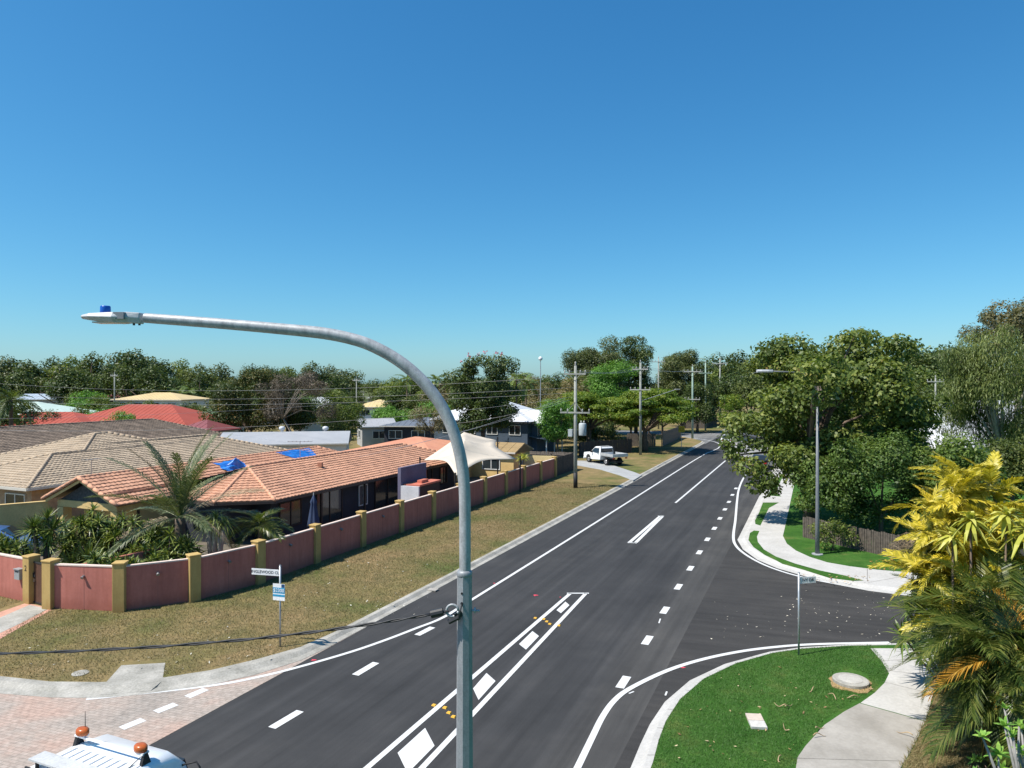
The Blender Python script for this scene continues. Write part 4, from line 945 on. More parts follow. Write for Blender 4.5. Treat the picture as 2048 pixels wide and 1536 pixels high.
# luminaire on the arm end
lum = MB(); xs = [x7(172), x7(186), x7(235), x7(262), x7(290)]
secs = []
for x, hw, zt, zb in ((x7(172), .10, z7(631), z7(639)), (x7(190), .14, z7(628), z7(642)), (x7(238), .155, z7(626), z7(647)), (x7(262), .10, z7(625), z7(646)), (x7(284), .06, z7(626), z7(648))):
    zm = (zt + zb) / 2
    secs.append([(x, -hw, zm), (x, -hw * .8, zt), (x, hw * .8, zt), (x, hw, zm), (x, hw * .7, zb), (x, -hw * .7, zb)])
o_ = lum.loft(secs).build('luminaire', mat('lamp_grey', (0.52, 0.53, 0.54), rough=.45), lp); bevel(o_, .008, 2)
MB().box((x7(222), 0, z7(645.5)), (.3, .17, .014)).build('lens', mat('lamp_lens', (0.55, .55, .5), rough=.15), lp)
MB().box((x7(250), -.0, z7(633)), (.11, .26, .07)).build('driver_box', mat('lamp_dark', (0.25, .26, .28)), lp)
MB().lathe([(.05, 0), (.052, .012), (.05, .065), (.045, .075)], 16, (x7(211), 0, z7(626))).build('photocell', mat('photocell_blue', (0.01, 0.10, 0.48), rough=.3), lp, True)
for x in (270, 281): MB().tube([(x7(x), -.02, z7(644)), (x7(x), -.02, z7(651))], .012, 6).build('clamp_screw', DKST, lp)
# lead-in cable from the lamp to the left
cb = [Vector((x7(898), -.1, z7(1222))) + LP]
end = Vector((-34, 15, 6.6)); st = P(868, 1228, 7.4)
tag(MB().tube([P(899, 1222, 7.4), P(884, 1224, 7.4)], .012, 6).tube([P(886, 1223.5, 7.4), P(862, 1229, 7.4)], [.042, .042], 10).build('cable_grip', DKST), 'black cable grip fastened to the near street lamp', 'cable grip')
pw_ = [P(862, 1229, 7.4), P(760, 1246, 7.45), P(640, 1263, 7.5), P(500, 1279, 7.6), P(330, 1293, 7.75), P(150, 1303, 7.95), P(0, 1308, 8.2), P(-250, 1310, 8.8), Vector((-16, 11.5, 5.3)), Vector((-34, 16, 6.9))]
def wire(label, pts, r=.012, m=None, group=None, n=5, twist=False):
    L = pts[0]; b = MB()
    if twist:
        d = []
        for i in range(len(pts) - 1):
            for k in range(8): d.append(pts[i].lerp(pts[i + 1], k / 8))
        d.append(pts[-1])
        for ph in (0, PI):
            b.tube([p - L + Vector((0, .3, 1)).normalized() * (.009 * math.sin(i * .8 + ph)) + Vector((0, 1, 0)) * (.009 * math.cos(i * .8 + ph)) for i, p in enumerate(d)], r, n)
    else: b.tube([p - L for p in pts], r, n)
    o = b.build('overhead_cable', m or DKST, None, True, L); return tag(o, label, 'cable', group)
wire('thick twisted black cable running left from the near street lamp', pw_, .010, twist=True)
def sag(a, c, s, n=14): return [Vector(a).lerp(Vector(c), k / n) - Vector((0, 0, s * 4 * (k / n) * (1 - k / n))) for k in range(n + 1)]

WOODP = mat('pole_wood', (0.33, 0.335, 0.30), (0.22, 0.23, 0.205), 2.0, .85, bump=.3)
PALEARM = mat('pale_crossarm', (0.40, 0.39, 0.36), rough=.7)
def upole(label, base, h, arms, r=.15, black=0, transformer=False, lamp=None, m=None, group=None, rz=ROADROT):
    """utility pole; arms = (height, half length, pale, braced)"""
    t_ = thing('utility_pole', label, 'utility pole', base, rz, group)
    MB().tube([(0, 0, -.2), (0, 0, h * .5), (0, 0, h)], [r, r * .85, r * .68], 12).build('pole', m or WOODP, t_, True)
    if black: MB().tube([(0, 0, -.1), (0, 0, black)], [r + .012, r + .008], 12).build('base_sleeve', LBLK, t_, True)
    MB().lathe([(.05, 0), (.09, .1), (.05, .18), (.09, .26), (.04, .34)], 8, (0, 0, h)).build('top_insulator', PALEARM, t_, True)
    for za, hl, pale, br_ in arms:
        arm = MB().box((0, -r * .8, za), (2 * hl, .1, .13)).build('crossarm', PALEARM if pale else m or WOODP, t_)
        for x in (-hl * .95, -hl * .5, hl * .5, hl * .95): MB().lathe([(.03, 0), (.07, .08), (.045, .14), (.07, .2), (.03, .26)], 8, (x, -r * .8, za + .065)).build('insulator', PALEARM, arm, True)
        for s_ in (-1, 1):
            if br_: MB().bar((s_ * hl * .55, -r * .8 - .07, za + .02 * br_), (0, -r * .8, za + br_), .045, .02).build('brace', PALEARM, t_)
    if transformer:
        MB().lathe([(.30, 0), (.32, .05), (.32, .95), (.26, 1.05)], 14, (.62, 0, h * .43)).build('transformer', mat('transformer_grey', (0.42, .45, .46), rough=.5), t_, True)
        MB().box((-.42, 0, h * .45), (.35, .4, .6)).build('switch_box', mat('transformer_grey', (.42, .45, .46)), t_)
        for x in (.5, .75): MB().lathe([(.04, 0), (.07, .1), (.04, .2)], 7, (x, 0, h * .43 + 1.05)).build('bushing', PALEARM, t_, True)
    if lamp:
        zz, ln, ang = lamp
        d = Vector((math.cos(ang), math.sin(ang), 0))
        MB().tube([Vector((0, 0, zz)), d * ln + Vector((0, 0, zz + ln * .32))], .03, 7).build('lamp_arm', GALV2, t_)
        MB().box(d * (ln + .25) + Vector((0, 0, zz + ln * .33)), (.6, .24, .12), ang).build('lamp_head', PALEARM, t_)
    return t_
u1b = G(1151, 976, .12); u2b = G(1281, 910, .12); u3b = G(1385, 877, .12); u4b = G(1411, 862, .12); u5b = G(1440, 848, .12)
upole('nearest wooden utility pole with a transformer and black base on the dry verge', u1b, 10.3, [(9.6, .95, False, -.55), (6.35, 1.3, False, .9)], .17, 1.3, True)
upole('wooden utility pole with a lamp arm beside the spreading tree', u2b, 11.3, [(10.5, .95, True, -.7), (8.0, 1.25, True, 0)], .18, 0, False, (6.6, 4.4, .5))
upole('greenish utility pole at the far side road corner with two pale crossarms', u3b, 11.4, [(10.6, 1.35, True, -.8), (6.2, 1.2, True, 0)], .18, m=mat('green_pole', (0.30, .40, .33), (.22, .3, .25)))
upole('thin greenish utility pole across the far side road', u4b, 12.5, [(10.6, 1.2, False, 0)], .16, m=mat('green_pole', (0.30, .40, .33)))
upole('far utility pole with diagonal braces and a lamp arm', u5b, 14.0, [(12.9, 1.6, True, -.8)], .2, 0, False, (8.6, 8, .4))
upole('distant utility pole standing among the trees near the far bend', PX(1317, 135, .12), 13.5, [(12.8, 1.2, False, 0)], .16)
upole('distant utility pole in front of the left tree line above the cream roof', PX(229, 140, .12), 10.6, [(10.2, 1.0, True, 0)], .15)
upole('distant thin utility pole above the yellow roof', PX(713, 150, .12), 9.6, [(9.3, .9, True, 0)], .14)
upole('distant short utility pole right of the yellow roof', PX(727, 190, .12), 6.6, [(6.3, .8, False, 0)], .13)
upole('distant utility pole seen between the two right hand trees', PX(1871, 96, .12), 9.5, [(9.0, 1.0, False, 0)], .14)
tops = {k: b_ + Vector((0, 0, h)) for k, b_, h in ((1, u1b, 10.3), (2, u2b, 11.3), (3, u3b, 11.4), (4, u4b, 12.5), (5, u5b, 14.0))}
WIRE = mat('wire', (0.30, .31, .32), rough=.5)
def arm_pt(b_, z, x): return b_ + Vector((x * CS, -x * SN, z))
for lab, (ba, za), (bc, zc) in (('nearest', (u1b, 9.75), (u2b, 10.7)), ('second', (u2b, 10.7), (u3b, 10.8))):
    for nm, x in (('left', -.8), ('middle', 0), ('right', .8)):
        wire(f'thin power line, {nm} strand on the top crossarms from the {lab} wooden pole onwards', sag(arm_pt(ba, za + .15, x), arm_pt(bc, zc + .15, x), .5), .012, WIRE)
for k, (pa, Ya, pb, Yb, sg) in enumerate((((-40, 764), 92, (1148, 752), 61, 1.2), ((-40, 788), 84, (1148, 775), 61, .8), ((-40, 802), 78, (1140, 786), 61, .7), ((-40, 838), 62, (700, 806), 80, .3), ((-40, 860), 58, (1146, 794), 61, 1.0))):
    nm = ('topmost', 'second', 'middle', 'fourth', 'lowest')[k]
    wire(f'{nm} of the five thin wires crossing the left rooftops', sag(P(*pa, Ya), P(*pb, Yb), sg), .010, WIRE)
for k, (pa, pb, Yb) in enumerate((((1130, 795), (760, 905), 56), ((1140, 800), (640, 930), 50), ((1130, 800), (900, 848), 70))):
    wire(f'service wire dropping from the nearest wooden pole to the {("tiled house gutter", "terracotta roof", "dark leafed tree")[k]}', sag(P(*pa, 60.8), P(*pb, Yb), .3), .011, WIRE)
wire('wire from the far bend poles to the distant pole among the trees', sag(arm_pt(u5b, 13.1, -1), arm_pt(u3b, 10.9, 1), .6), .015, WIRE)
# street lamp on the right
rl = G(1635, 1109, .12)
lt = thing('street_lamp', 'slim galvanised street lamp in front of the hedge with an arm over the road', 'street lamp', rl)
MB().tube([(0, 0, -.05), (0, 0, 2.2), (0, 0, 7.6)], [.115, .095, .06], 10).build('shaft', GALV3, lt, True); MB().lathe([(.28, 0), (.28, .04), (.2, .06)], 12).build('base_plate', GALV2, lt)
am = [(0, 0, 7.5), (-.05, -.02, 8.4), (-.25, -.1, 9.0), (-.7, -.2, 9.32), (-1.5, -.3, 9.42), (-2.6, -.5, 9.45)]
MB().tube(am, [.05, .045, .042, .04, .036, .034], 8).build('arm', GALV3, lt, True)
sec = [[(x, y * .14 - .5, 9.45 + z) for y, z in ((-1 * k, 0), (-.7 * k, .09), (.7 * k, .09), (1 * k, 0), (.6 * k, -.06), (-.6 * k, -.06))] for x, k in ((-2.5, .5), (-2.75, 1.1), (-3.1, 1.2), (-3.3, .7))]
MB().loft(sec).build('lamp_head', mat('lamp_grey', (.52, .53, .54)), lt)
# globe mast
gm = thing('globe_mast', 'tall thin mast with a white ball on top beyond the white roof', 'mast', PX(1081, 105, .12))
MB().tube([(0, 0, 0), (0, 0, 12.2)], [.1, .05], 8).build('mast', GALV2, gm)
MB().lathe([(.05, -.3), (.24, -.2), (.32, 0), (.24, .22), (.06, .32)], 12, (0, 0, 12.4)).build('globe', mat('white_globe', (.85, .85, .85), rough=.4), gm, True)

# ================================================================== signs
SGREY = mat('sign_post', (0.48, .50, .52), rough=.4, metal=.6)
SWHITE = mat('sign_white', (0.80, .80, .80), rough=.45)
def name_sign(label, base, h, txt, right, ln, tx):
    t_ = thing('street_sign', label, 'street sign', base)
    MB().tube([(0, 0, -.1), (0, 0, h)], .032, 10).build('post', SGREY, t_, True); MB().lathe([(.036, 0), (.036, .02), (.01, .035)], 10, (0, 0, h)).build('cap', SGREY, t_)
    r = Vector(right).normalized(); c = r * (ln / 2 + .045) + Vector((0, 0, h - .24)); f = Vector((r.y, -r.x, 0))
    if f.y > 0: f = -f
    bl = MB().bar(r * .045 + Vector((0, 0, h - .24)), r * (ln + .045) + Vector((0, 0, h - .24)), .012, .21).build('blade', SWHITE, t_)
    rr = r if r.x > 0 else -r
    lettering(txt, .135 if tx > 0 else .135, LBLK, t_, c + f * .008, rr, (0, 0, 1))
    return t_
ls = name_sign('street name sign post with a blue poster on the left verge', G(560, 1294, .12), 2.72, 'INGLEWOOD CL', (-.98, .22, 0), 1.02, 1)
POB = mat('poster_blue', (0.02, .28, .48), rough=.5); NAVYP = mat('poster_navy', (0.01, .06, .16), rough=.5)
po = thing('poster_board', 'small white and blue price poster tied to the left street sign post', 'poster', G(560, 1294, .12))
r = Vector((.96, -.28, 0)); f = Vector((-.28, -.96, 0)); c0 = Vector((-.03, -.045, 1.83))
def board(w0, w1, h0, h1, m, nm, dd):
    vs = [c0 + r * x + Vector((0, 0, z)) + f * d for d in (dd - .006, dd) for x, z in ((w0, h0), (w1, h0), (w1, h1), (w0, h1))]
    return MB().add(vs, [(3, 2, 1, 0), (4, 5, 6, 7), (0, 1, 5, 4), (1, 2, 6, 5), (2, 3, 7, 6), (3, 0, 4, 7)]).build(nm, m, po)
board(-.23, .23, -.26, .30, SWHITE, 'board', 0); board(-.225, .225, -.02, .17, POB, 'price_band', .004); board(.1, .22, .18, .29, NAVYP, 'emblem', .004); board(-.225, .225, -.13, -.06, POB, 'footer_band', .004)
lettering('$2300', .165, SWHITE, po, c0 + r * .0 + Vector((0, 0, .075)) + f * .007, r, (0, 0, 1))
name_sign('street name sign post on the bright green corner lawn', G(1598, 1311, .12), 2.68, 'IVY DR', (.985, .17, 0), .56, -1)
ys = thing('warning_sign', 'yellow square warning sign on the dry verge at the far bend', 'road sign', G(1363, 896, .12))
MB().tube([(0, 0, 0), (0, 0, 3.0)], .04, 8).build('post', SGREY, ys); MB().box((0, -.05, 2.55), (.85, .02, .85)).build('plate', mat('sign_yellow', (0.75, .48, .03), rough=.5), ys)
b = MB()
for q in np.linspace(0, 2 * PI, 13)[:-1]: b.bar((.22 * math.cos(q), -.066, 2.55 + .22 * math.sin(q)), (.22 * math.cos(q + .53), -.066, 2.55 + .22 * math.sin(q + .53)), .012, .07, up=(0, 1, 0))
b.build('symbol', LBLK, ys)

# ================================================================== pits and debris
mh = thing('manhole', 'raised round concrete manhole in the bright green lawn', 'manhole', G(1702, 1366, .12))
MB().lathe([(.50, -.05), (.50, .10), (.47, .115)], 28).build('ring', CONC_OLD, mh); MB().lathe([(.33, .10), (.33, .122), (.31, .126)], 24).build('lid', mat('lid_concrete', (0.46, .44, .40), (.36, .34, .31), 3, .85), mh)
tag(MB().prism([(.62 * math.cos(q) * random.uniform(.85, 1.15), .62 * math.sin(q) * random.uniform(.85, 1.15)) for q in np.linspace(0, 6, 18)], 0, .02).build('soil_ring', mat('sandy_soil', (0.38, .25, .12), (.28, .18, .09), 5, .95), None, False, G(1702, 1368, .12)), 'bare sandy soil around the round manhole', 'soil')
pt = thing('service_pit', 'rectangular concrete service pit lid set in the bright green lawn', 'pit', G(1513, 1446, .12), -.12)
MB().box((0, -.19, .03), (.40, .36, .07)).build('lid', mat('pit_lid', (0.55, .53, .5), (.45, .43, .4), 8, .85, bump=.5, bscale=90), pt); MB().box((0, .2, .03), (.40, .38, .065)).build('collar', mat('pit_pinkish', (0.55, .45, .38), (.45, .38, .32), 6, .85), pt)
tag(MB().lathe([(.24, -.03), (.24, .015), (.2, .02)], 16).build('valve_cover', CONC_OLD, None, False, G(160, 1347, .12)), 'small flat concrete valve cover in the left verge', 'cover')
tag(MB().box((0, 0, .015), (.45, .3, .04)).build('drain_cover', CONC_MID, None, False, G(865, 1180, .035), -.4), 'small pale drain block in the left kerb', 'drain')
STICK = mat('dry_stick', (0.46, .34, .2), (.3, .2, .11), 9, .8)
rr = random.Random(3)
for x, y in ((1625, 1380), (1664, 1393), (1708, 1395), (1578, 1413), (1560, 1411), (1641, 1458), (1573, 1458), (1640, 1472), (1562, 1520), (1742, 1378), (1810, 1468)):
    c = G(x, y, .17); a = rr.uniform(0, 3.1); L = rr.uniform(.2, .42); k = rr.uniform(-.05, .07)
    pts = [Vector((L * (u - .5) * math.cos(a) - k * math.sin(u * PI) * math.sin(a), L * (u - .5) * math.sin(a) + k * math.sin(u * PI) * math.cos(a), .02 + .05 * math.sin(u * 5 + x))) for u in np.linspace(0, 1, 7)]
    tag(MB().tube(pts, [.012, .014, .014, .012, .01, .008, .004], 5).build('fallen_stick', STICK, None, True, c), 'dry curled stick fallen beside the palms at lower right', 'stick', 'dry sticks fallen under the palms')
def litter(name, label, boxes, n, z, size, m, seed, cat='leaf litter'):
    rg = np.random.default_rng(seed); V = []
    for k in range(n):
        bx_ = boxes[k % len(boxes)]; c = G(rg.uniform(bx_[0], bx_[2]), rg.uniform(bx_[1], bx_[3]), z); a = rg.uniform(0, 6.3); s_ = size * rg.uniform(.4, 1.4)
        d = np.array((math.cos(a), math.sin(a), rg.normal(0, .2))) * s_; e = np.array((-math.sin(a), math.cos(a), rg.normal(0, .2))) * s_ * .4; c = np.array(c) + (0, 0, .012)
        V.append([c - d, c - e, c + d, c + e])
    me = quadmesh(name, np.array(V), rg.uniform(0, 1, n)); o = obj(name, me, m); o['kind'] = 'stuff'; return tag(o, label, cat)
litter('leaf_litter', 'scattered dry leaves on the corner lawn', [(1420, 1330, 1740, 1400), (1350, 1400, 1690, 1430), (1330, 1430, 1600, 1530)], 60, .15, .045, leafmat('litter_leaf', (.16, .09, .04), (.34, .22, .1), (.55, .45, .28), 0), 4)
litter('leaf_litter', 'orange fallen leaves below the old brown fence', [(1740, 1118, 1800, 1140)], 70, .14, .09, leafmat('orange_litter', (.3, .12, .03), (.5, .24, .06), (.6, .36, .14), 0), 5)
litter('road_litter', 'pale scraps and leaves on the dark side road', [(1420, 1200, 1780, 1280), (1560, 1180, 1790, 1240)], 130, .006, .04, leafmat('pale_scrap', (.3, .28, .24), (.5, .47, .4), (.7, .68, .6), 0), 6)
litter('verge_litter', 'pale scraps and leaves on the dry verge', [(40, 1240, 560, 1350), (600, 1120, 900, 1230)], 120, .14, .05, leafmat('pale_scrap', (.3, .28, .24), (.5, .47, .4), (.7, .68, .6), 0), 7)
litter('gutter_litter', 'brown leaves along the far corner kerb', [(1600, 1150, 1740, 1168)], 60, .13, .07, leafmat('litter_leaf', (.16, .09, .04), (.34, .22, .1), (.55, .45, .28), 0), 8)
# ================================================================== vegetation
BARK = mat('bark', (0.17, .125, .09), (.09, .065, .05), 4, .9, bump=.6, bscale=20)
PALEBARK = mat('pale_bark', (0.42, .37, .31), (.28, .24, .2), 4, .9, bump=.4)
LM = dict(
    willow=leafmat('leaf_willow', (.045, .074, .020), (.115, .158, .046), (.23, .27, .09), .3),
    deep=leafmat('leaf_deep', (.028, .050, .014), (.066, .104, .028), (.140, .178, .052), .28),
    mid=leafmat('leaf_mid', (.036, .062, .015), (.088, .122, .031), (.175, .198, .060), .3),
    olive=leafmat('leaf_olive', (.046, .074, .016), (.130, .180, .038), (.30, .33, .085), .36, hue=(.36, .25, .09)),
    bright=leafmat('leaf_bright', (0.0525, 0.1313, 0.021), (0.1138, 0.2625, 0.042), (0.21, 0.3762, 0.0788), .32),
    rust=leafmat('leaf_rust', (.022, .044, .010), (.055, .085, .020), (.17, .135, .040), .2, hue=(.30, .14, .045)),
    gum=leafmat('leaf_gum', (.036, .056, .018), (.090, .118, .040), (.185, .205, .075), .28),
    gumbrown=leafmat('leaf_gumbrown', (0.07, 0.0788, 0.035), (0.1663, 0.1575, 0.07), (0.2975, 0.2275, 0.1138), .25),
    twig=leafmat('twig_brown', (.05, .04, .028), (.10, .078, .054), (.165, .13, .092), .05),
    twiggreen=leafmat('twig_green', (0.0788, 0.0788, 0.0385), (0.1837, 0.1575, 0.0788), (0.2975, 0.2625, 0.1225), .12),
    poin=leafmat('leaf_poinciana', (0.049, 0.105, 0.014), (0.126, 0.2065, 0.0245), (0.2625, 0.2888, 0.042), .35, hue=(0.385, 0.2275, 0.035)),
    hedge=leafmat('leaf_hedge', (.036, .072, .015), (.105, .172, .036), (.23, .30, .080), .34, hue=(.3, .22, .07)),
    palm=leafmat('palm_leaf', (0.0525, 0.0963, 0.021), (0.1138, 0.175, 0.0385), (0.2188, 0.2625, 0.0875), .25, .4),
    date=leafmat('date_leaf', (.045, .070, .026), (.095, .130, .055), (.21, .225, .115), .2, .45),
    cane=leafmat('cane_leaf', (.024, .045, .010), (.070, .105, .020), (.19, .20, .05), .3, .28),
    gold=leafmat('gold_leaf', (.17, .17, .016), (.50, .41, .028), (.66, .56, .11), .3, .4),
    dying=leafmat('dying_leaf', (.26, .12, .012), (.46, .22, .02), (.55, .33, .06), .25, .5),
    strap=leafmat('strap_leaf', (.020, .045, .010), (.070, .115, .020), (.30, .34, .09), .2, .4),
    lime=leafmat('lime_leaf', (.20, .22, .03), (.40, .42, .07), (.60, .58, .18), .3, .4),
    frang=leafmat('frangipani_leaf', (0.0875, 0.1925, 0.035), (0.175, 0.35, 0.0613), (0.315, 0.49, 0.105), .3, .4),
    dead=leafmat('dead_frond', (.14, .10, .06), (.25, .19, .12), (.36, .29, .2), .1, .7))
def nrm(a): return a / np.maximum(np.linalg.norm(a, axis=1, keepdims=True), 1e-9)
def leaf_quads(pos, nor, size, aspect, rg, droop=0.0):
    N = len(pos); u = rg.standard_normal((N, 3))
    if droop: u = u * (1 - droop) + np.array((0, 0, -1.6)) * droop
    u -= nor * (u * nor).sum(1, keepdims=True); u = nrm(u); v = np.cross(nor, u)
    L = size * rg.uniform(.6, 1.35, (N, 1)); W = L * aspect
    c = nor * (L * .12)
    return np.stack([pos - u * L * .5, pos + v * W * .5 - u * L * .05 + c, pos + u * L * .5, pos - v * W * .5 - u * L * .05 + c], 1)
def crown_arr(cl, dens, leaf, aspect, rg, droop=0.0, shell=.55):
    Q, V = [], []
    for c in cl:
        x, y, z, a, b, d = c[:6]; A = 4 * PI * ((a * b) ** 1.6 / 3 + (a * d) ** 1.6 / 3 + (b * d) ** 1.6 / 3) ** .625
        n = max(6, int(A * dens)); dr = nrm(rg.standard_normal((n, 3)))
        r = rg.uniform(shell, 1.06, (n, 1)) * (1 + .18 * np.sin(dr[:, :1] * 7 + x) * np.cos(dr[:, 1:2] * 6 + y))
        p = np.array((x, y, z)) + dr * r * np.array((a, b, d))
        no = nrm(dr + np.array((0, 0, .55)) + .65 * rg.standard_normal((n, 3)))
        Q.append(leaf_quads(p, no, leaf, aspect, rg, droop)); V.append(np.clip(rg.uniform(0, 1) * .6 + rg.uniform(0, .4, n), 0, 1))
    return np.concatenate(Q), np.concatenate(V)
def clumps(n, rx, ry, rz, zc, size, rg, flat=.8, lo=-1.0, cx=0, cy=0, inner=.5):
    out = []
    while len(out) < n:
        d = rg.standard_normal(3); d /= np.linalg.norm(d)
        if d[2] < lo: continue
        r = rg.uniform(inner, .95); s_ = size * rg.uniform(.65, 1.3)
        out.append((cx + d[0] * r * (rx - size * .6), cy + d[1] * r * (ry - size * .6), zc + d[2] * r * (rz - size * flat * .6), s_, s_, s_ * flat * rg.uniform(.8, 1.15)))
    zs = [c[2] + c[5] for c in out]; xs = [abs(c[0] - cx) + c[3] * .9 for c in out]
    kz = rz / max(.1, max(zs) - zc); kx = rx / max(xs)
    return [(cx + (c[0] - cx) * kx, cy + (c[1] - cy) * kx, zc + (c[2] - zc) * (kz if c[2] > zc else 1), c[3], c[4], c[5]) for c in out]
def limbs(b, cl, r0, fork, rg, n=7, lean=(0, 0)):
    top = Vector((lean[0], lean[1], fork))
    b.tube([(0, 0, -.15), (lean[0] * .3, lean[1] * .3, fork * .45), top], [r0 * 1.15, r0 * .9, r0 * .75], 9)
    idx = rg.permutation(len(cl))[:n]
    for i in idx:
        c = Vector(cl[i][:3]); m = top.lerp(c, .5) + Vector((rg.uniform(-.3, .3), rg.uniform(-.3, .3), .12 * (c - top).length))
        b.tube([top - Vector((0, 0, .1)), m, c], [r0 * .5, r0 * .3, r0 * .1], 6, cap=False)
def make_tree(name, label, base, cl, leafm, dens, leaf, aspect, r0, fork, seed, cat='tree', group=None, bark=None, droop=0.0, lean=(0, 0), nl=7, extra=None, shell=.55):
    rg = np.random.default_rng(seed); t_ = thing(name, label, cat, base, 0, group)
    b = MB(); limbs(b, cl, r0, fork, rg, nl, lean); b.build('trunk', bark or BARK, t_, True)
    Q, V = crown_arr(cl, dens, leaf, aspect, rg, droop, shell)
    obj('crown', quadmesh('crown', Q, V), leafm, t_)
    if extra:
        ex, em, d2, lf, asp, nm = extra
        Q, V = crown_arr(ex, d2, lf, asp, rg); obj(nm, quadmesh(nm, Q, V), em, t_)
    return t_
rgt = np.random.default_rng(11)
def place(px, Y, z=.12): return PX(px, Y, z)

# ---- far tree line, shared meshes
VAR = []
for k in range(6):
    rg = np.random.default_rng(40 + k)
    h = 1.0
    rx = (.34, .40, .30, .44, .36, .28)[k]
    cl = clumps(26, rx, rx, .36, .62, .135, rg, .85, -.75, inner=.35) + [(0, 0, .55, rx * .5, rx * .5, .25), (rg.uniform(-.1, .1), 0, .93, .1, .1, .09), (rg.uniform(-.2, .2), 0, .88, .11, .11, .09)]
    Q, V = crown_arr(cl, 720, .032, .75, rg)
    me = quadmesh('crown', Q, V); b = MB(); limbs(b, cl, .022, .3, rg, 6); VAR.append((me, b.mesh('trunk', True)))
CRV = {}
def far_tree(px, Y, topy, leafm, k, label, group, wscale=1.0, rz=None, name='far_tree'):
    h = H + (HZ - topy) * Y / F - .12
    t_ = thing(name, label, 'tree', PX(px, Y, .12), (px * 1.7 + Y) % 6.28 if rz is None else rz, group)
    key = (k, leafm)
    if key not in CRV:
        m1 = VAR[k][0].copy(); m1.materials.append(LM[leafm]); CRV[key] = m1
    if ('t', k) not in CRV:
        m2 = VAR[k][1].copy(); m2.materials.append(BARK); CRV[('t', k)] = m2
    for nm, me in (('crown', CRV[key]), ('trunk', CRV[('t', k)])):
        o = obj(nm, me, None, t_); o.scale = (h * wscale, h * wscale, h)
    return t_
prof = [(-120, 715), (0, 711), (50, 716), (95, 721), (130, 707), (165, 703), (205, 707), (243, 698), (285, 702), (330, 714), (380, 721), (425, 728), (480, 729), (540, 732), (600, 729), (650, 722), (692, 734), (728, 748), (765, 757), (900, 752), (1000, 749), (1130, 742)]
def top_at(x): return float(np.interp(x, [p[0] for p in prof], [p[1] for p in prof]))
x = -150; i = 0
while x < 790:
    Yd = 196 + 14 * math.sin(i * 2.3)
    far_tree(x, Yd, top_at(x) + (0, 3, -2, 5)[i % 4], ('mid', 'deep', 'olive', 'mid', 'gum')[i % 5], i % 6, 'tall tree on the skyline of the far left wood', 'skyline trees of the far left wood', 1.0 + .15 * (i % 3))
    x += 34 + 9 * (i % 3); i += 1
x = -140; i = 0
while x < 780:
    Yd = 168 + 8 * math.sin(i * 1.7)
    far_tree(x, Yd, top_at(x) + 24 + (0, 9, -4, 13)[i % 4], ('deep', 'mid', 'deep', 'deep')[i % 4], (i * 5 + 2) % 6, 'dark tree in the front row of the far left wood', 'front row trees of the far left wood', 1.15)
    x += 40 + 10 * (i % 2); i += 1
for i, x in enumerate(range(780, 1150, 38)):
    far_tree(x, 178 + 10 * (i % 3), top_at(x) + (2, -3, 6)[i % 3], ('olive', 'deep', 'mid', 'gumbrown')[i % 4], (i * 2 + 1) % 6, 'low tree behind the white roofed house in the distance', 'distant trees behind the white roofed house', 1.25)
for i, x in enumerate(range(800, 1180, 46)):
    far_tree(x, 138 + 8 * (i % 3), 772 + (0, 8, 3)[i % 3], ('deep', 'olive', 'gumbrown', 'mid')[i % 4], (i * 3 + 2) % 6, 'shrubby tree at mid distance behind the white roofed house', 'mid distance trees behind the white roofed house', 1.5)
for i, (x, ty, Yd) in enumerate([(1440, 706, 190), (1480, 702, 200), (1525, 700, 195), (1570, 698, 190), (1610, 696, 180), (1660, 700, 185), (1770, 694, 150), (1810, 690, 140), (1850, 695, 145), (1890, 690, 135), (1930, 690, 140), (1420, 735, 160), (1465, 742, 150), (1500, 745, 140), (1850, 735, 110), (1880, 760, 100), (1830, 765, 105), (2060, 690, 120), (2110, 680, 120)]):
    far_tree(x, Yd, ty, ('deep', 'mid', 'olive')[i % 3], (i * 5 + 1) % 6, 'wooded tree beyond the far bend, seen above the big right hand tree', 'trees beyond the far bend', 1.15)
# shrubs between the left houses
for i, (x, ty, Yd) in enumerate([(150, 785, 140), (172, 780, 138), (195, 790, 136), (232, 802, 120), (262, 804, 118), (215, 815, 112), (300, 800, 128), (372, 803, 118), (390, 808, 112), (240, 820, 97), (160, 812, 114), (40, 800, 100), (460, 800, 140), (600, 790, 120), (690, 790, 120), (705, 800, 135), (830, 790, 120), (860, 800, 110), (655, 800, 108), (330, 806, 112), (115, 806, 140)]):
    far_tree(x, Yd, ty, ('mid', 'bright', 'olive', 'deep')[i % 4], (i * 3) % 6, 'leafy garden shrub between the distant left houses', 'garden shrubs between the distant left houses', 1.1 + .2 * (i % 3), name='garden_shrub')

# ---- individual trees at mid distance
def blob_tree(name, label, px, Y, topy, half_px, bot_z, leafm, n, size, dens, leaf, asp, r0, seed, off=0, **k):
    h = H + (HZ - topy) * Y / F - .12; rx = half_px * Y / F; rg = np.random.default_rng(seed)
    rz_ = (h - bot_z) / 2
    cl = clumps(n, rx, rx * .85, rz_, bot_z + rz_, size, rg, k.pop('flat', .8), -.85, off, inner=k.pop('inner', .5))
    return make_tree(name, label, place(px, Y), cl, LM[leafm], dens, leaf, asp, r0, max(.6, bot_z + rz_ * k.pop('fork', .35)), seed, **k)
blob_tree('mango_tree', 'dense round tree with rust coloured new leaves beside the grey shed', 500, 93, 727, 95, .8, 'rust', 46, 1.5, 26, .26, .5, .32, 101)
blob_tree('garden_tree', 'large dark green tree behind the half bare brown tree', 575, 99, 730, 70, .6, 'deep', 40, 1.5, 24, .28, .5, .3, 141)
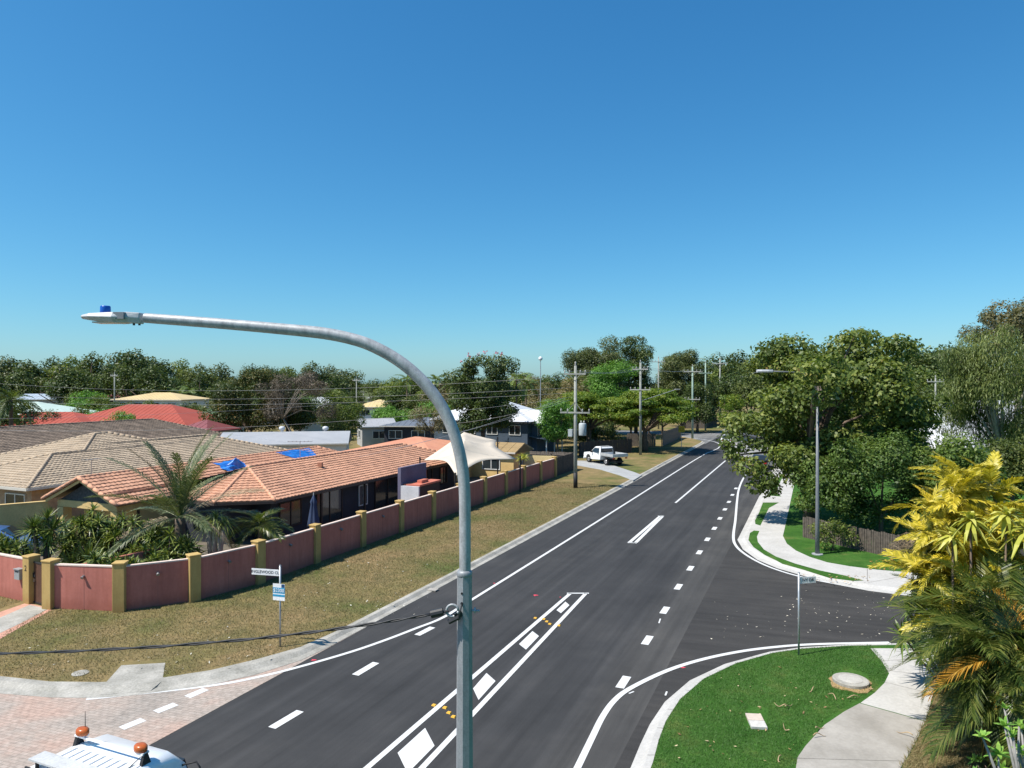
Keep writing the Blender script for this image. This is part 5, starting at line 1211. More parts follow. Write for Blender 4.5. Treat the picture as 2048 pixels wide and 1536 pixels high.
blob_tree('bare_tree', 'leaning half bare brown tree with a pale trunk behind the grey shed', 598, 88, 735, 88, 3.2, 'twig', 26, 1.15, 30, .42, .10, .15, 102, bark=mat('mid_bark', (.26, .215, .175), (.17, .14, .11), 4, .9), lean=(-2.0, 0), nl=14, off=.4)
blob_tree('garden_tree', 'bushy green tree right of the half bare brown tree', 680, 90, 778, 52, .6, 'olive', 24, 1.0, 30, .22, .5, .16, 103)
blob_tree('garden_tree', 'low bright green round bush left of the small grey shed', 655, 86, 830, 34, .3, 'mid', 12, .9, 30, .22, .5, .1, 104)
blob_tree('clipped_hedge', 'bright green rounded hedge below the yellow roof', 775, 120, 809, 42, .2, 'bright', 22, 1.2, 26, .25, .5, .14, 105, flat=.9)
blob_tree('bare_tree', 'thin brown tree with fine twigs left of the curved lamp pole', 862, 84, 782, 46, 2.2, 'twiggreen', 18, .85, 30, .32, .14, .12, 106, nl=12, bark=BARK)
dk = blob_tree('tulip_tree', 'tall dark leafed tree with a few pink flowers behind the shade sail', 966, 80, 700, 80, 1.8, 'deep', 52, 1.15, 30, .30, .48, .3, 107, inner=.45)
rg = np.random.default_rng(5); Q = []
cr = next(c for c in dk.children if c.name.startswith('crown')); co = np.zeros(len(cr.data.vertices) * 3); cr.data.vertices.foreach_get('co', co); co = co.reshape(-1, 3)
for xx in (-2.6, -1.6, -.7, .4, 1.3, 2.4):
    m_ = co[np.abs(co[:, 0] - xx) < .35]; c = m_[m_[:, 2].argmax()]; d = rg.standard_normal((14, 3)) * .12; Q.append(leaf_quads(c + d, nrm(rg.standard_normal((14, 3))), .18, .7, rg))
obj('flowers', quadmesh('flowers', np.concatenate(Q), rg.uniform(0, 1, 84)), leafmat('pink_flower', (.45, .08, .16), (.6, .15, .25), (.7, .3, .4), .2), dk)['kind'] = 'stuff'
blob_tree('tall_tree', 'tall feathery pale green tree left of the dark tree by the far road', 1190, 122, 668, 74, 3, 'gum', 54, 1.7, 24, .34, .36, .35, 108, inner=.4, bark=PALEBARK)
blob_tree('tall_tree', 'bright green drooping tree in front of the tall pale tree', 1225, 112, 715, 66, 1, 'bright', 38, 1.5, 24, .32, .35, .3, 119, inner=.45)
blob_tree('tall_tree', 'tall sparse dark tree standing above its neighbours by the far road', 1272, 126, 661, 44, 2.5, 'deep', 42, 1.3, 20, .34, .45, .32, 109, inner=.35)
blob_tree('tall_tree', 'broad rounded olive green tree beyond the spreading tree', 1368, 142, 698, 68, 1.5, 'gum', 54, 1.9, 22, .36, .4, .4, 110)
blob_tree('tall_tree', 'dark shrubby tree behind the nearest utility pole', 1130, 112, 748, 60, .8, 'gumbrown', 30, 1.5, 16, .3, .4, .25, 111)
blob_tree('tall_tree', 'dark green tree in the shade at the far road bend', 1395, 128, 760, 46, .5, 'deep', 24, 1.4, 16, .3, .5, .25, 112)
blob_tree('tall_tree', 'small yellow green tree at the far bend beside the big tree', 1462, 118, 784, 36, .6, 'poin', 20, 1.1, 20, .28, .5, .2, 113)
# spreading poinciana trees
def poinciana(label, px, Y, topy, half, off, seed, fork):
    h = H + (HZ - topy) * Y / F - .12; rx = half * Y / F; rg = np.random.default_rng(seed); cl = []
    for k in range(60):
        a = rg.uniform(0, 2 * PI); r = math.sqrt(rg.uniform(0, 1)) * rx * .92; s_ = rg.uniform(1.1, 1.9)
        z = h - .6 - (r / rx) ** 2 * (h * .38) - rg.uniform(0, 1.6)
        cl.append((off + r * math.cos(a), r * math.sin(a) * .85, z, s_, s_, s_ * .32))
    return make_tree('poinciana_tree', label, place(px, Y), cl, LM['poin'], 50, .27, .5, .38, fork, seed, nl=12, shell=.3)
poinciana('spreading feathery tree with a forked trunk beside the wooden lamp pole', 1290, 92, 770, 100, .8, 120, 2.6)
poinciana('wide spreading feathery tree overhanging the parked white utility', 1178, 93, 775, 108, -.6, 121, 2.8)
blob_tree('hedge_bush', 'dark shaded bush under the spreading trees behind the utility', 1195, 99, 845, 60, .1, 'deep', 22, 1.1, 22, .26, .5, .12, 122, flat=.7)
blob_tree('hedge_bush', 'bright green leafy bush beside the blue house', 1115, 84, 795, 42, .8, 'bright', 26, 1.0, 30, .24, .5, .14, 123)
for i, (px_, Yd, ty, hp, lm_) in enumerate([(1098, 104, 806, 40, 'mid'), (1150, 108, 800, 46, 'deep'), (1215, 110, 806, 44, 'olive'), (1262, 112, 806, 40, 'deep'), (1325, 122, 800, 42, 'mid'), (1362, 126, 806, 36, 'deep'), (1298, 118, 812, 34, 'olive'), (1180, 104, 830, 46, 'deep'), (1390, 150, 790, 40, 'olive'), (1428, 165, 780, 36, 'deep'), (1075, 112, 800, 36, 'gumbrown')]):
    far_tree(px_, Yd, ty, lm_, (i * 5 + 3) % 6, 'bushy tree in the thicket behind the spreading trees', 'thicket behind the spreading trees', 1.5, name='thicket_tree')
# ---- big tree at right, willowy tree, gum
rg = np.random.default_rng(130)
cl = clumps(88, 6.6, 5.4, 5.3, 7.2, 1.3, rg, .62, -.95, 1.8, -.4, .6)
cl = [c for c in cl if not (c[2] < 4.6 and c[0] > 1.5 and c[1] < -3) and not (c[1] < -3.2 and c[2] < 7.0 and c[0] > -1.0)] + [(-4.2, -1, 3.6, 1.0, 1.2, .7), (-4.8, 0, 5.0, 1.0, 1.2, .8), (-3.4, -1.5, 2.9, .9, 1.0, .7), (-4.6, .5, 6.2, 1.0, 1.2, .8), (-3.0, -1.2, 2.3, .8, .9, .6), (-4.9, 0, 4.2, .6, .9, .5), (-1.4, -2, 3.2, 1.1, 1.1, .8), (-.8, -2.6, 2.2, .9, .9, .7), (.6, -2.8, 3.6, 1.2, 1.0, .8), (-2.2, -2.0, 4.4, 1.2, 1.1, .8), (1.4, -2.6, 5.0, 1.2, 1.1, .8), (3.0, -2.4, 5.4, 1.2, 1.1, .8), (4.6, -1.8, 5.0, 1.3, 1.1, .9), (6.0, -1.0, 4.6, 1.2, 1.1, .9), (-4.0, -1.4, 2.3, .5, .5, .4), (-4.4, -10.4, 9.35, .9, .7, .6), (-3.3, -10.4, 9.0, .9, .7, .6), (-3.6, -10.4, 8.1, .7, .7, .5), (-3.0, -10.0, 9.8, 1.0, .9, .6)]
make_tree('street_tree', 'big broad leafed green tree at right overhanging the road', G(1618, 1040, .12), cl, LM['olive'], 34, .27, .6, .34, 3.4, 130, nl=22)
for q in ([(-.2, -.4, 5.0), (-1.4, -4.5, 7.6), (-2.9, -8.2, 8.7), (-3.5, -10.2, 9.2)], [(-2.9, -8.2, 8.7), (-3.4, -9.6, 8.2), (-3.6, -10.3, 8.0)]): MB().tube(q, [.16, .11, .07, .03][:len(q)], 7).build('limb', BARK, bpy.data.objects['street_tree'], True)
rg = np.random.default_rng(131)
cl = clumps(54, 5.4, 4.4, 6.4, 7.5, 1.4, rg, 1.2, -.9)
make_tree('willowy_tree', 'tall drooping fine leafed tree at the right edge', place(2005, 58), cl, LM['willow'], 46, .34, .17, .3, 3.0, 131, droop=.75, bark=PALEBARK, nl=14)
rg = np.random.default_rng(132)
cl = clumps(38, 5.4, 4.5, 3.8, 14.2, 1.25, rg, .8, -.8)
make_tree('gum_tree', 'tall brownish gum tree rising behind the drooping tree at the right edge', place(2035, 78), cl, LM['gumbrown'], 22, .32, .4, .35, 8, 132, bark=PALEBARK, nl=14)
rg = np.random.default_rng(133)
cl = clumps(64, 3.9, 2.6, 3.1, 3.2, .8, rg, .85, -.9) + clumps(22, 2.2, 1.8, 2.2, 2.4, .7, rg, .85, -.85, -2.6, .9)
make_tree('leafy_shrub', 'big glossy green shrub leaning over the old brown fence', Vector((21.3, 41.0, .12)), cl, LM['hedge'], 58, .17, .55, .14, 1.2, 133, cat='shrub', nl=10)
rg = np.random.default_rng(134)
make_tree('leafy_shrub', 'low dark shrub growing at the foot of the right street lamp', Vector((17.0, 37.6, .12)), clumps(16, 1.2, .9, .9, .85, .4, rg, .85, -.6), LM['olive'], 70, .13, .5, .05, .4, 134, cat='shrub')
rg = np.random.default_rng(135)
make_tree('dead_shrub', 'grey leafless twiggy shrub in front of the old fence', Vector((19.6, 34.9, .12)), clumps(10, 1.3, .9, .7, .75, .4, rg, .8, -.5), LM['dead'], 40, .5, .035, .04, .3, 135, cat='shrub')
rg = np.random.default_rng(138)
make_tree('leafy_shrub', 'tall green shrub between the big tree and the yellow palms', Vector((24.6, 39.5, .12)), clumps(40, 2.8, 2.4, 3.0, 3.2, .85, rg, .85, -.85), LM['hedge'], 46, .19, .55, .13, 1.2, 138, cat='shrub', nl=10)
blob_tree('street_tree', 'shaded green tree further along the right footpath', 1700, 66, 720, 80, 1.5, 'deep', 40, 1.5, 22, .28, .5, .25, 136)
blob_tree('leafy_shrub', 'green shrub low behind the yellow palms at the right edge', 2025, 50, 868, 70, .2, 'mid', 34, 1.0, 30, .22, .5, .15, 139, cat='shrub')
blob_tree('leafy_shrub', 'broad green shrub between the drooping tree and the yellow palms', 1925, 47, 905, 55, .2, 'hedge', 30, .9, 32, .2, .5, .15, 140, cat='shrub')
blob_tree('street_tree', 'dark leafy tree between the big tree and the drooping tree', 1800, 60, 800, 60, .6, 'hedge', 34, 1.2, 26, .24, .5, .2, 137)

# ---- palms
def frond_mesh(L, n, ll, lw, droop, seed, vee=.35, curve=2.0, spread=1.0):
    """one feather leaf growing along +X, arching down"""
    rg = np.random.default_rng(seed); Q = []; V = []
    def pt(u): return np.array((L * (u - .12 * droop * u ** curve), 0, L * (.10 * u - .55 * droop * u ** curve)))
    def tan(u): d = pt(min(u + .02, 1.02)) - pt(u - .02); return d / np.linalg.norm(d)
    for k in range(12):
        u0, u1 = k / 12, (k + 1) / 12; w_ = .022 * L / 2 * (1.1 - u0) + .004
        a, b_ = pt(u0), pt(u1); y = np.array((0, w_, 0)); z = np.array((0, 0, w_))
        Q += [[a - y, a + z, b_ + z * .9, b_ - y * .9], [a + z, a + y, b_ + y * .9, b_ + z * .9]]; V += [.75, .75]
    for k in range(n):
        u = .12 + .88 * (k + .5) / n; p = pt(u); t = tan(u); prof_ = math.sin(PI * min(1, .12 + .88 * u) ** .8) ** .6
        for s_ in (-1, 1):
            l = ll * (.35 + .65 * prof_) * rg.uniform(.85, 1.15); up = np.cross(t, np.array((0, 1., 0))); up = up if up[2] > 0 else -up
            d = t * (.55 + .5 * u) + np.array((0, s_, 0)) * spread * (1 - .35 * u) + up * vee * rg.uniform(.6, 1.3); d /= np.linalg.norm(d)
            m = p + d * l * .55 + np.array((0, 0, -.04 * l)); e = p + d * l + np.array((0, 0, -.32 * l * rg.uniform(.6, 1.5)))
            sd = np.cross(d, up); sd /= np.linalg.norm(sd); w_ = lw * rg.uniform(.8, 1.2); v = rg.uniform(0, 1)
            Q += [[p - sd * w_ * .3, p + sd * w_ * .3, m + sd * w_ * .5, m - sd * w_ * .5], [m - sd * w_ * .5, m + sd * w_ * .5, e + sd * w_ * .06, e - sd * w_ * .06]]; V += [v, v]
    me = quadmesh('frond', np.array(Q), np.array(V)); return me
FM = {}
def fronds(key, leafm, *a):
    k = (key, leafm)
    if k not in FM:
        FM[k] = []
        for q in range(3):
            me = frond_mesh(*a, 300 + q); me.materials.append(LM[leafm]); FM[k].append(me)
    return FM[k]
def palm(label, base, h, key, leafm, args, n, elev=(-25, 75), r=.12, seed=0, cat='palm', group=None, bark=None, ring=False, lean=(0, 0), scale=1.0, dying=None, azr=None, name='palm_tree', spread=0.0):
    rr = random.Random(seed); t_ = thing(name, label, cat, base, 0, group)
    tr = MB(); pts = [(lean[0] * u * u, lean[1] * u * u, -.1 + (h + .1) * u) for u in np.linspace(0, 1, 7)]
    tr.tube(pts, [r * (1.15 - .3 * u) for u in np.linspace(0, 1, 7)], 9); tr.build('trunk', bark or BARK, t_, True)
    for k in range(n):
        u = (k + .5) / n; el = math.radians(elev[0] + (elev[1] - elev[0]) * u ** .8 + rr.uniform(-8, 8))
        az = k * 2.39996 + rr.uniform(-.25, .25) + seed
        if azr: az = azr[0] + (azr[1] - azr[0]) * ((k * .618) % 1)
        ms = fronds(key, dying if dying and (k < max(1, n // 6) or k % 7 == 3) else leafm, *args)
        sp_ = spread * rr.random(); o = obj('frond', ms[k % 3], None, t_, (lean[0] * (1 - sp_ / h) ** 2, lean[1], h - sp_))
        o.rotation_euler = (rr.uniform(-.55, .55), -el, az); o.rotation_mode = 'XYZ'; s_ = scale * rr.uniform(.85, 1.1); o.scale = (s_, s_, s_)
    return t_
DATE = (4.2, 60, .60, .036, .62); CANE = (2.2, 40, .66, .034, 1.15); GOLD = (1.3, 20, .31, .048, 1.0); TALL = (2.8, 26, .7, .09, 1.15)
palm('spiky grey green date palm rising above the garden behind the pink wall', PX(360, 33.5, .12), 2.5, 'date', 'date', (*DATE,), 24, (-20, 86), .26, 1, scale=1.05, dying='dead', bark=mat('fibre_trunk', (.17, .13, .1), (.1, .08, .06), 9, .95, bump=.8))
palm('dark drooping palm at the left edge beyond the brown roof', PX(22, 76, .12), 7.0, 'tall', 'deep', TALL, 15, (-50, 60), .2, 2)
PLAB = ['left palm of the three behind the cream yellow roof', 'middle palm of the three behind the cream yellow roof', 'right palm of the three behind the cream yellow roof', 'slender distant palm inside the bend of the near lamp arm', 'slender distant palm just left of the dark flowering tree', 'palm tuft behind the top of the dark flowering tree', 'slender distant palm left of the white ball mast', 'lower distant palm close to the white ball mast', 'distant palm behind the right side of the dark flowering tree', 'distant palm behind the left side of the dark flowering tree', 'distant palm just right of the nearest utility pole', 'short distant palm behind the nearest utility pole']
for i, (x, ty, Yd, sc) in enumerate([(340, 768, 160, 1.3), (360, 770, 158, 1.3), (378, 766, 165, 1.3), (814, 742, 130, 1), (872, 745, 135, 1), (925, 740, 120, 1), (1033, 737, 118, 1.1), (1052, 746, 125, 1.1), (985, 752, 130, 1), (905, 752, 140, 1.0), (1160, 735, 125, 1.0), (1145, 742, 118, .9)]):
    z = H + (HZ - ty) * Yd / F - .12
    palm(PLAB[i], PX(x, Yd, .12), z - 1.6 * sc, 'tall', 'palm', TALL, 11, (-45, 65), .14, 10 + i, scale=sc, group='distant palms above the roofs')
palm('yellow green fan shaped palm beside the folded umbrella', PX(520, 33.6, .12), 2.1, 'cane', 'cane', CANE, 13, (-30, 70), .1, 31, scale=.75)
# ponytail palm, yuccas, dracaenas: rosettes of straps
def rosette_mesh(n, L, wd, lo, hi, droop, seed, fold=True):
    rg = np.random.default_rng(seed); Q = []; V = []
    for k in range(n):
        az = k * 2.39996 + rg.uniform(-.3, .3); el = math.radians(lo + (hi - lo) * (k + .5) / n + rg.uniform(-8, 8)); l = L * rg.uniform(.75, 1.12)
        d = np.array((math.cos(az) * math.cos(el), math.sin(az) * math.cos(el), math.sin(el))); sd = np.array((-math.sin(az), math.cos(az), 0)); v = rg.uniform(0, 1)
        P_ = [d * l * u + np.array((0, 0, -droop * l * u * u)) for u in (0, .3, .65, 1)]; W_ = [wd * .5, wd, wd * .8, wd * .06]
        for j in range(3): Q.append([P_[j] - sd * W_[j] / 2, P_[j] + sd * W_[j] / 2, P_[j + 1] + sd * W_[j + 1] / 2, P_[j + 1] - sd * W_[j + 1] / 2]); V.append(v)
    return quadmesh('leaf_rosette', np.array(Q), np.array(V))
RM = {}
def rosettes(t_, key, leafm, args, pts, rr, stem=.035, base=(0, 0, 0), bark=None, tilt=.5):
    if (key, leafm) not in RM:
        RM[(key, leafm)] = []
        for q in range(3):
            me = rosette_mesh(*args, 500 + q); me.materials.append(LM[leafm]); RM[(key, leafm)].append(me)
    for i, p in enumerate(pts):
        o = obj('leaf_rosette', RM[(key, leafm)][i % 3], None, t_, p); o.rotation_euler = (rr.uniform(-tilt, tilt), rr.uniform(-tilt, tilt), rr.uniform(0, 6.3)); s_ = rr.uniform(.8, 1.15); o.scale = (s_, s_, s_)
        b_ = Vector(base) + Vector((p[0] * .25, p[1] * .25, 0)); m = b_.lerp(Vector(p), .55) + Vector((rr.uniform(-.08, .08), rr.uniform(-.08, .08), 0))
        if stem: MB().tube([b_, m, p], [stem * 1.3, stem, stem * .8], 6).build('stem', bark or BARK, t_, True)
def bush(label, base, n, rx, ry, h0, h1, key, leafm, args, seed, name='dracaena_shrub', stem=.03, tilt=.6):
    rr = random.Random(seed); t_ = thing(name, label, 'shrub', base)
    pts = []
    for k in range(n):
        a = rr.uniform(0, 6.3); r = math.sqrt(rr.random()); z = h0 + (h1 - h0) * rr.random() * (1 - .45 * r)
        pts.append((rx * r * math.cos(a), ry * r * math.sin(a), z))
    rosettes(t_, key, leafm, args, pts, rr, stem, tilt=tilt); return t_
STR = (30, .68, .065, -40, 80, .35); YUC = (90, .85, .06, -50, 85, .1); POT = (90, 1.15, .03, -10, 85, .85); LIM = (34, .70, .12, -50, 75, .6); AGA = (22, .8, .06, 10, 80, .45)
yc = thing('yucca', 'dark green yucca with a thick trunk behind the gate', 'yucca', PX(86, 31.6, .12)); rosettes(yc, 'yuc', 'strap', YUC, [(-.45, 0, 2.35), (.1, .1, 2.8), (.45, -.1, 2.35), (-.05, .2, 2.0), (-.2, -.3, 2.5), (.35, -.2, 1.8)], random.Random(1), .09)
yc = thing('yucca', 'low dark spiky yucca right of the gate', 'yucca', PX(142, 31.2, .12)); rosettes(yc, 'yuc', 'deep', YUC, [(0, 0, .95), (.35, 0, .7), (.6, .2, 1.1)], random.Random(2), .07)
bush('dense spiky leafed shrub behind the gate in front of the garage', PX(182, 33.4, .12), 70, 1.5, .9, .6, 3.1, 'str', 'strap', STR, 3)
bush('dense spiky leafed shrub left of the date palm', PX(268, 33.2, .12), 80, 1.6, .9, .5, 2.9, 'str', 'strap', STR, 4)
bush('shaded spiky shrub right below the date palm', PX(335, 32.0, .12), 50, 1.3, .7, .4, 2.3, 'str', 'strap', STR, 5)
bush('low spiky shrub at the left edge behind the pink wall', PX(12, 32.2, .12), 40, 1.3, .7, .5, 1.9, 'str', 'strap', STR, 6)
bush('low bromeliads spilling over the pink wall top', PX(222, 29.4, .12), 16, 1.0, .4, 1.1, 1.8, 'str', 'strap', STR, 7, stem=.02)
bush('arching strap leaves behind the corner of the pink wall', PX(292, 29.9, .12), 16, 1.1, .4, .8, 1.6, 'aga', 'strap', AGA, 8, stem=.02)
pt_ = thing('ponytail_palm', 'shaggy ponytail palm with drooping thin leaves behind the pink wall', 'palm', PX(432, 32.6, .12)); rosettes(pt_, 'pot', 'strap', POT, [(0, 0, 2.6), (-.35, .1, 2.35), (.4, 0, 2.45)], random.Random(9), .12, bark=PALEBARK, tilt=.25)
bush('clump of arching green straps in front of the pale yellow wall', P(1046, 925, 61) * 1.0, 5, .5, .4, .0, .5, 'aga', 'lime', AGA, 10, name='flax_clump', stem=0)
# foreground palms and shrubs at lower right
for i, (X_, Y_, h_, n_, lb) in enumerate([(11.5, 17.3, 2.7, 17, 'front left stem of the green cane palms with fronds hanging over the footpath'), (11.7, 16.5, 2.8, 17, 'middle stem of the green cane palms at the right edge'), (12.2, 18.0, 3.4, 17, 'tallest stem of the green cane palms below the yellow fronds'), (12.1, 18.3, 2.8, 16, 'rear stem of the green cane palms beside the side road'), (12.0, 15.9, 2.0, 15, 'short stem of the green cane palms at the lower right edge'), (12.7, 17.0, 2.9, 15, 'outermost green cane palm stem cut by the right edge'), (11.4, 16.3, 1.8, 14, 'lowest stem of the green cane palms near the footpath')]):
    palm(lb, Vector((X_, Y_, .12)), h_, 'cane', 'cane', CANE, n_ + 4, (-60, 72), .05, 60 + i, spread=.7, dying='dying' if i in (1, 5) else None, bark=mat('cane_stem', (.30, .27, .08), (.2, .2, .05), 6, .6), scale=.95, name='cane_palm')
for i, (X_, Y_, h_, n_, lb) in enumerate([(12.9, 20.3, 5.9, 16, 'tallest yellow fronded palm at the right edge'), (14.2, 20.6, 6.0, 15, 'yellow fronded palm cut by the right edge'), (12.5, 20.6, 5.3, 16, 'yellow fronded palm nearest the green shrub'), (13.4, 19.6, 5.2, 16, 'yellow fronded palm behind the lime green rosettes'), (12.2, 20.2, 3.5, 16, 'short yellow fronded palm low beside the old fence'), (14.6, 19.4, 5.3, 15, 'yellow fronded palm at the far right above the rosettes'), (13.0, 19.2, 4.0, 16, 'yellow fronded palm half hidden by lime rosettes'), (12.7, 21.2, 4.2, 14, 'pale yellow palm tufts against the green shrub'), (13.7, 20.2, 4.0, 14, 'yellow fronded palm filling the gap above the rosettes'), (12.3, 19.6, 4.5, 14, 'yellow fronded palm at the left end of the row'), (12.3, 20.9, 3.3, 15, 'lowest yellow fronded palm beside the grey dead shrub'), (13.4, 20.9, 6.3, 14, 'slim yellow palm top reaching highest against the drooping tree')]):
    palm(lb, Vector((X_ + .7, Y_, .12)), h_, 'gold', 'gold', GOLD, n_ + 19, (-55, 82), .045, 80 + i, lean=(-1.05, 0), dying='cane' if i % 3 == 1 else None, bark=mat('cane_stem', (.30, .27, .08)), scale=1.0, spread=1.6, name='golden_palm')
for i, (px_, py_, Y_, lb) in enumerate([(1942, 1040, 18.7, 'lime green rosette of broad drooping leaves nearest the footpath'), (2012, 1030, 18.4, 'lime green rosette of broad leaves at the right edge'), (1905, 1072, 18.9, 'low lime green rosette of broad leaves above the cane palms'), (2055, 1060, 18.0, 'lime green rosette cut off by the right edge')]):
    p = P(px_, py_, Y_); t_ = thing('dracaena', lb, 'shrub', (p.x, p.y, .12)); rosettes(t_, 'lim', 'lime', LIM, [(0, 0, p.z - .12)], random.Random(i), .03, tilt=.2)
bush('dark tangled undergrowth below the yellow palms', Vector((12.9, 20.6, .12)), 26, 1.6, 1.0, .6, 3.2, 'str', 'palm', STR, 15, name='undergrowth_shrub')
bush('dark tangled undergrowth below the green cane palms', Vector((12.2, 17.6, .12)), 24, 1.1, .9, .4, 2.4, 'str', 'palm', STR, 16, name='undergrowth_shrub')
# frangipani in the corner
fg = thing('frangipani', 'sparse frangipani with bare grey branches at the bottom right corner', 'shrub', Vector((9.9, 13.6, .12)))
rr = random.Random(21); tips = []
GB = mat('grey_branch', (.30, .28, .27), (.2, .19, .18), 5, .8)
for k in range(13):
    a = rr.uniform(0, 6.3); r = rr.uniform(.2, 1.15); tip = Vector((r * math.cos(a) - .15, r * math.sin(a) * .8, rr.uniform(1.3, 2.35))); m = tip * .55 + Vector((rr.uniform(-.1, .1), rr.uniform(-.1, .1), .1))
    MB().tube([(0, 0, 0), m, tip], [.05, .03, .018], 6).build('branch', GB, fg, True); tips.append(tuple(tip))
    if k % 2: t2 = m + Vector((rr.uniform(-.4, .4), rr.uniform(-.4, .4), .45)); MB().tube([m, t2], [.025, .014], 6).build('branch', GB, fg, True); tips.append(tuple(t2))
rosettes(fg, 'fra', 'frang', (9, .26, .075, 5, 70, .3), tips, rr, 0)
bush('low leafy plants in the dry garden bed at the bottom right', Vector((10.6, 15.3, .12)), 16, 1.0, .9, .15, .8, 'fra', 'frang', (9, .26, .075, 5, 70, .3), 22, name='garden_plant', stem=.012)
blades('bed_grass', [G(1853, 1440), G(1875, 1380), G(1905, 1305), G(2150, 1300), G(2200, 1560), G(1795, 1560), G(1803, 1540), G(1832, 1490)], [], 900, .125, .09, .009, MATS['dry_blade'], 'long dry grass in the garden bed beside the weathered path', 'grass', 23, .9)
# ================================================================== vehicles
def m_paint_car(name, c, rough=.28):
    m, n, b = _new(name); pos = _pos(n).outputs['Position']; t = _noise(n, pos, 2.5, 4)
    n.links.new(_ramp(n, t.outputs['Fac'], [(.3, tuple(v * .93 for v in c)), (.7, c)]).outputs[0], b.inputs['Base Color'])
    b.inputs['Roughness'].default_value = rough; b.inputs['Coat Weight'].default_value = .6; b.inputs['Coat Roughness'].default_value = .08; return m
CARW = m_paint_car('white_car_paint', (.80, .81, .82)); TYRE = mat('tyre', (.018, .018, .019), rough=.85); RIM = mat('alloy', (.5, .5, .51), rough=.35, metal=.7)
BLKP = mat('black_plastic', (.02, .02, .022), rough=.6); CGL = mat('car_glass', (.02, .025, .03), rough=.06, spec=.8, fine=.02); REDL = mat('tail_red', (.4, .02, .02), rough=.3); ORNG = mat('amber_lens', (.42, .10, .02), (.36, .08, .015), 8, .3)
ALU = mat('tray_alloy', (.56, .57, .58), (.48, .49, .5), 2, .42, metal=.35)
def wheel(parent, x, y, r=.36, wd=.24):
    s_ = -1 if y < 0 else 1
    w_ = MB().tube([(x, y - wd / 2, r), (x, y - wd * .3, r), (x, y + wd * .3, r), (x, y + wd / 2, r)], [r * .93, r, r, r * .93], 18).build('wheel', TYRE, parent)
    MB().tube([(x, y + s_ * wd * .45, r), (x, y + s_ * (wd / 2 + .012), r)], [r * .62, r * .55], 12).build('rim', RIM, w_)
    b = MB()
    for k in range(5):
        a = k * 2 * PI / 5; b.bar((x, y + s_ * (wd / 2 + .014), r), (x + r * .5 * math.cos(a), y + s_ * (wd / 2 + .014), r + r * .5 * math.sin(a)), .06, .02, up=(0, 1, 0))
    b.build('spokes', mat('alloy_dark', (.3, .3, .31), rough=.4, metal=.6), w_); return w_
def side_loft(prof, halfw, name, m, parent, bev=.04):
    """prof: closed (x,z) outline; halfw(z) half width -> rounded slab"""
    b = MB(); n = len(prof); secs = []
    for k in (-1, -.94, .94, 1):
        inset = .05 if abs(k) == 1 else 0
        cx = sum(p[0] for p in prof) / n; cz = sum(p[1] for p in prof) / n
        secs.append([(cx + (px_ - cx) * (1 - inset), k * halfw(pz), cz + (pz - cz) * (1 - inset * .8)) for px_, pz in prof])
    o = b.loft(secs).build(name, m, parent); bevel(o, bev, 2); autosmooth(o, 40); return o
# ---- parked white utility with an alloy tray: local +x is the front
fc, rc = G(1173, 923, .13), G(1228, 933, .13)
d = (fc - rc); d.z = 0; d.normalize(); mid = (fc + rc) / 2
ut = thing('utility_truck', 'white single cab utility with an alloy tray parked on the driveway', 'utility', Vector((mid.x, mid.y, .13)) + Vector((-d.y, d.x, 0)) * -.75 + d * .25, math.atan2(d.y, d.x)); ut.scale = (1.08, 1.08, 1.08)
cab = [(2.45, .42), (2.52, .75), (2.42, .98), (1.35, 1.12), (1.2, 1.12), (.55, 1.68), (.35, 1.74), (-.35, 1.74), (-.48, 1.6), (-.5, .45), (.9, .38), (1.15, .38), (1.2, .62), (1.4, .82), (1.75, .82), (1.98, .62), (2.02, .42)]
side_loft(cab, lambda z: .90 if z < 1.15 else .90 - (z - 1.15) * .28, 'body', CARW, ut, .03)
for s_ in (-1, 1):
    b = MB(); v = [(1.02, 1.18), (.52, 1.58), (-.28, 1.6), (-.3, 1.16)]
    vs = [(x, s_ * (.905 - (z - 1.15) * .28 + k * .02), z) for k in (-.6, .6) for x, z in v]
    b.add(vs, [(0, 1, 2, 3), (7, 6, 5, 4), (0, 4, 5, 1), (1, 5, 6, 2), (2, 6, 7, 3), (3, 7, 4, 0)]); b.build('side_window', CGL, ut)
    MB().box((.85, s_ * 1.0, 1.18), (.12, .2, .16)).build('mirror', BLKP, ut)
    MB().box((2.36, s_ * .7, .86), (.2, .32, .16)).build('headlight', mat('headlight', (.6, .62, .65), rough=.1), ut)
    MB().box((-.2, s_ * .905, 1.0), (.18, .02, .04)).build('door_handle', BLKP, ut)
    wheel(ut, 1.58, s_ * .78); wheel(ut, -1.55, s_ * .78)
    MB().box((-1.55, s_ * .80, .80), (1.0, .3, .05)).build('mudguard', BLKP, ut)
    MB().box((-2.75, s_ * .72, .78), (.05, .25, .12)).build('tail_light', REDL, ut)
b = MB(); vs = [(1.24, y * .78, 1.15) for y in (-1, 1)] + [(.6, y * .68, 1.665) for y in (1, -1)]; b.add(vs + [(x + .025, y, z + .025) for x, y, z in vs], [(3, 2, 1, 0), (4, 5, 6, 7), (0, 1, 5, 4), (1, 2, 6, 5), (2, 3, 7, 6), (3, 0, 4, 7)]); b.build('windscreen', CGL, ut)
MB().box((-.51, 0, 1.36), (.02, 1.3, .36)).build('rear_window', CGL, ut)
MB().box((-.4, 0, .42), (4.6, .9, .16)).build('chassis', BLKP, ut)
MB().box((-1.7, 0, .93), (2.2, 1.82, .07)).build('tray_floor', ALU, ut)
for s_ in (-1, 1): MB().box((-1.7, s_ * .91, 1.08), (2.2, .03, .24)).build('tray_side', ALU, ut)
MB().box((-2.80, 0, 1.08), (.03, 1.82, .24)).build('tailgate', ALU, ut)
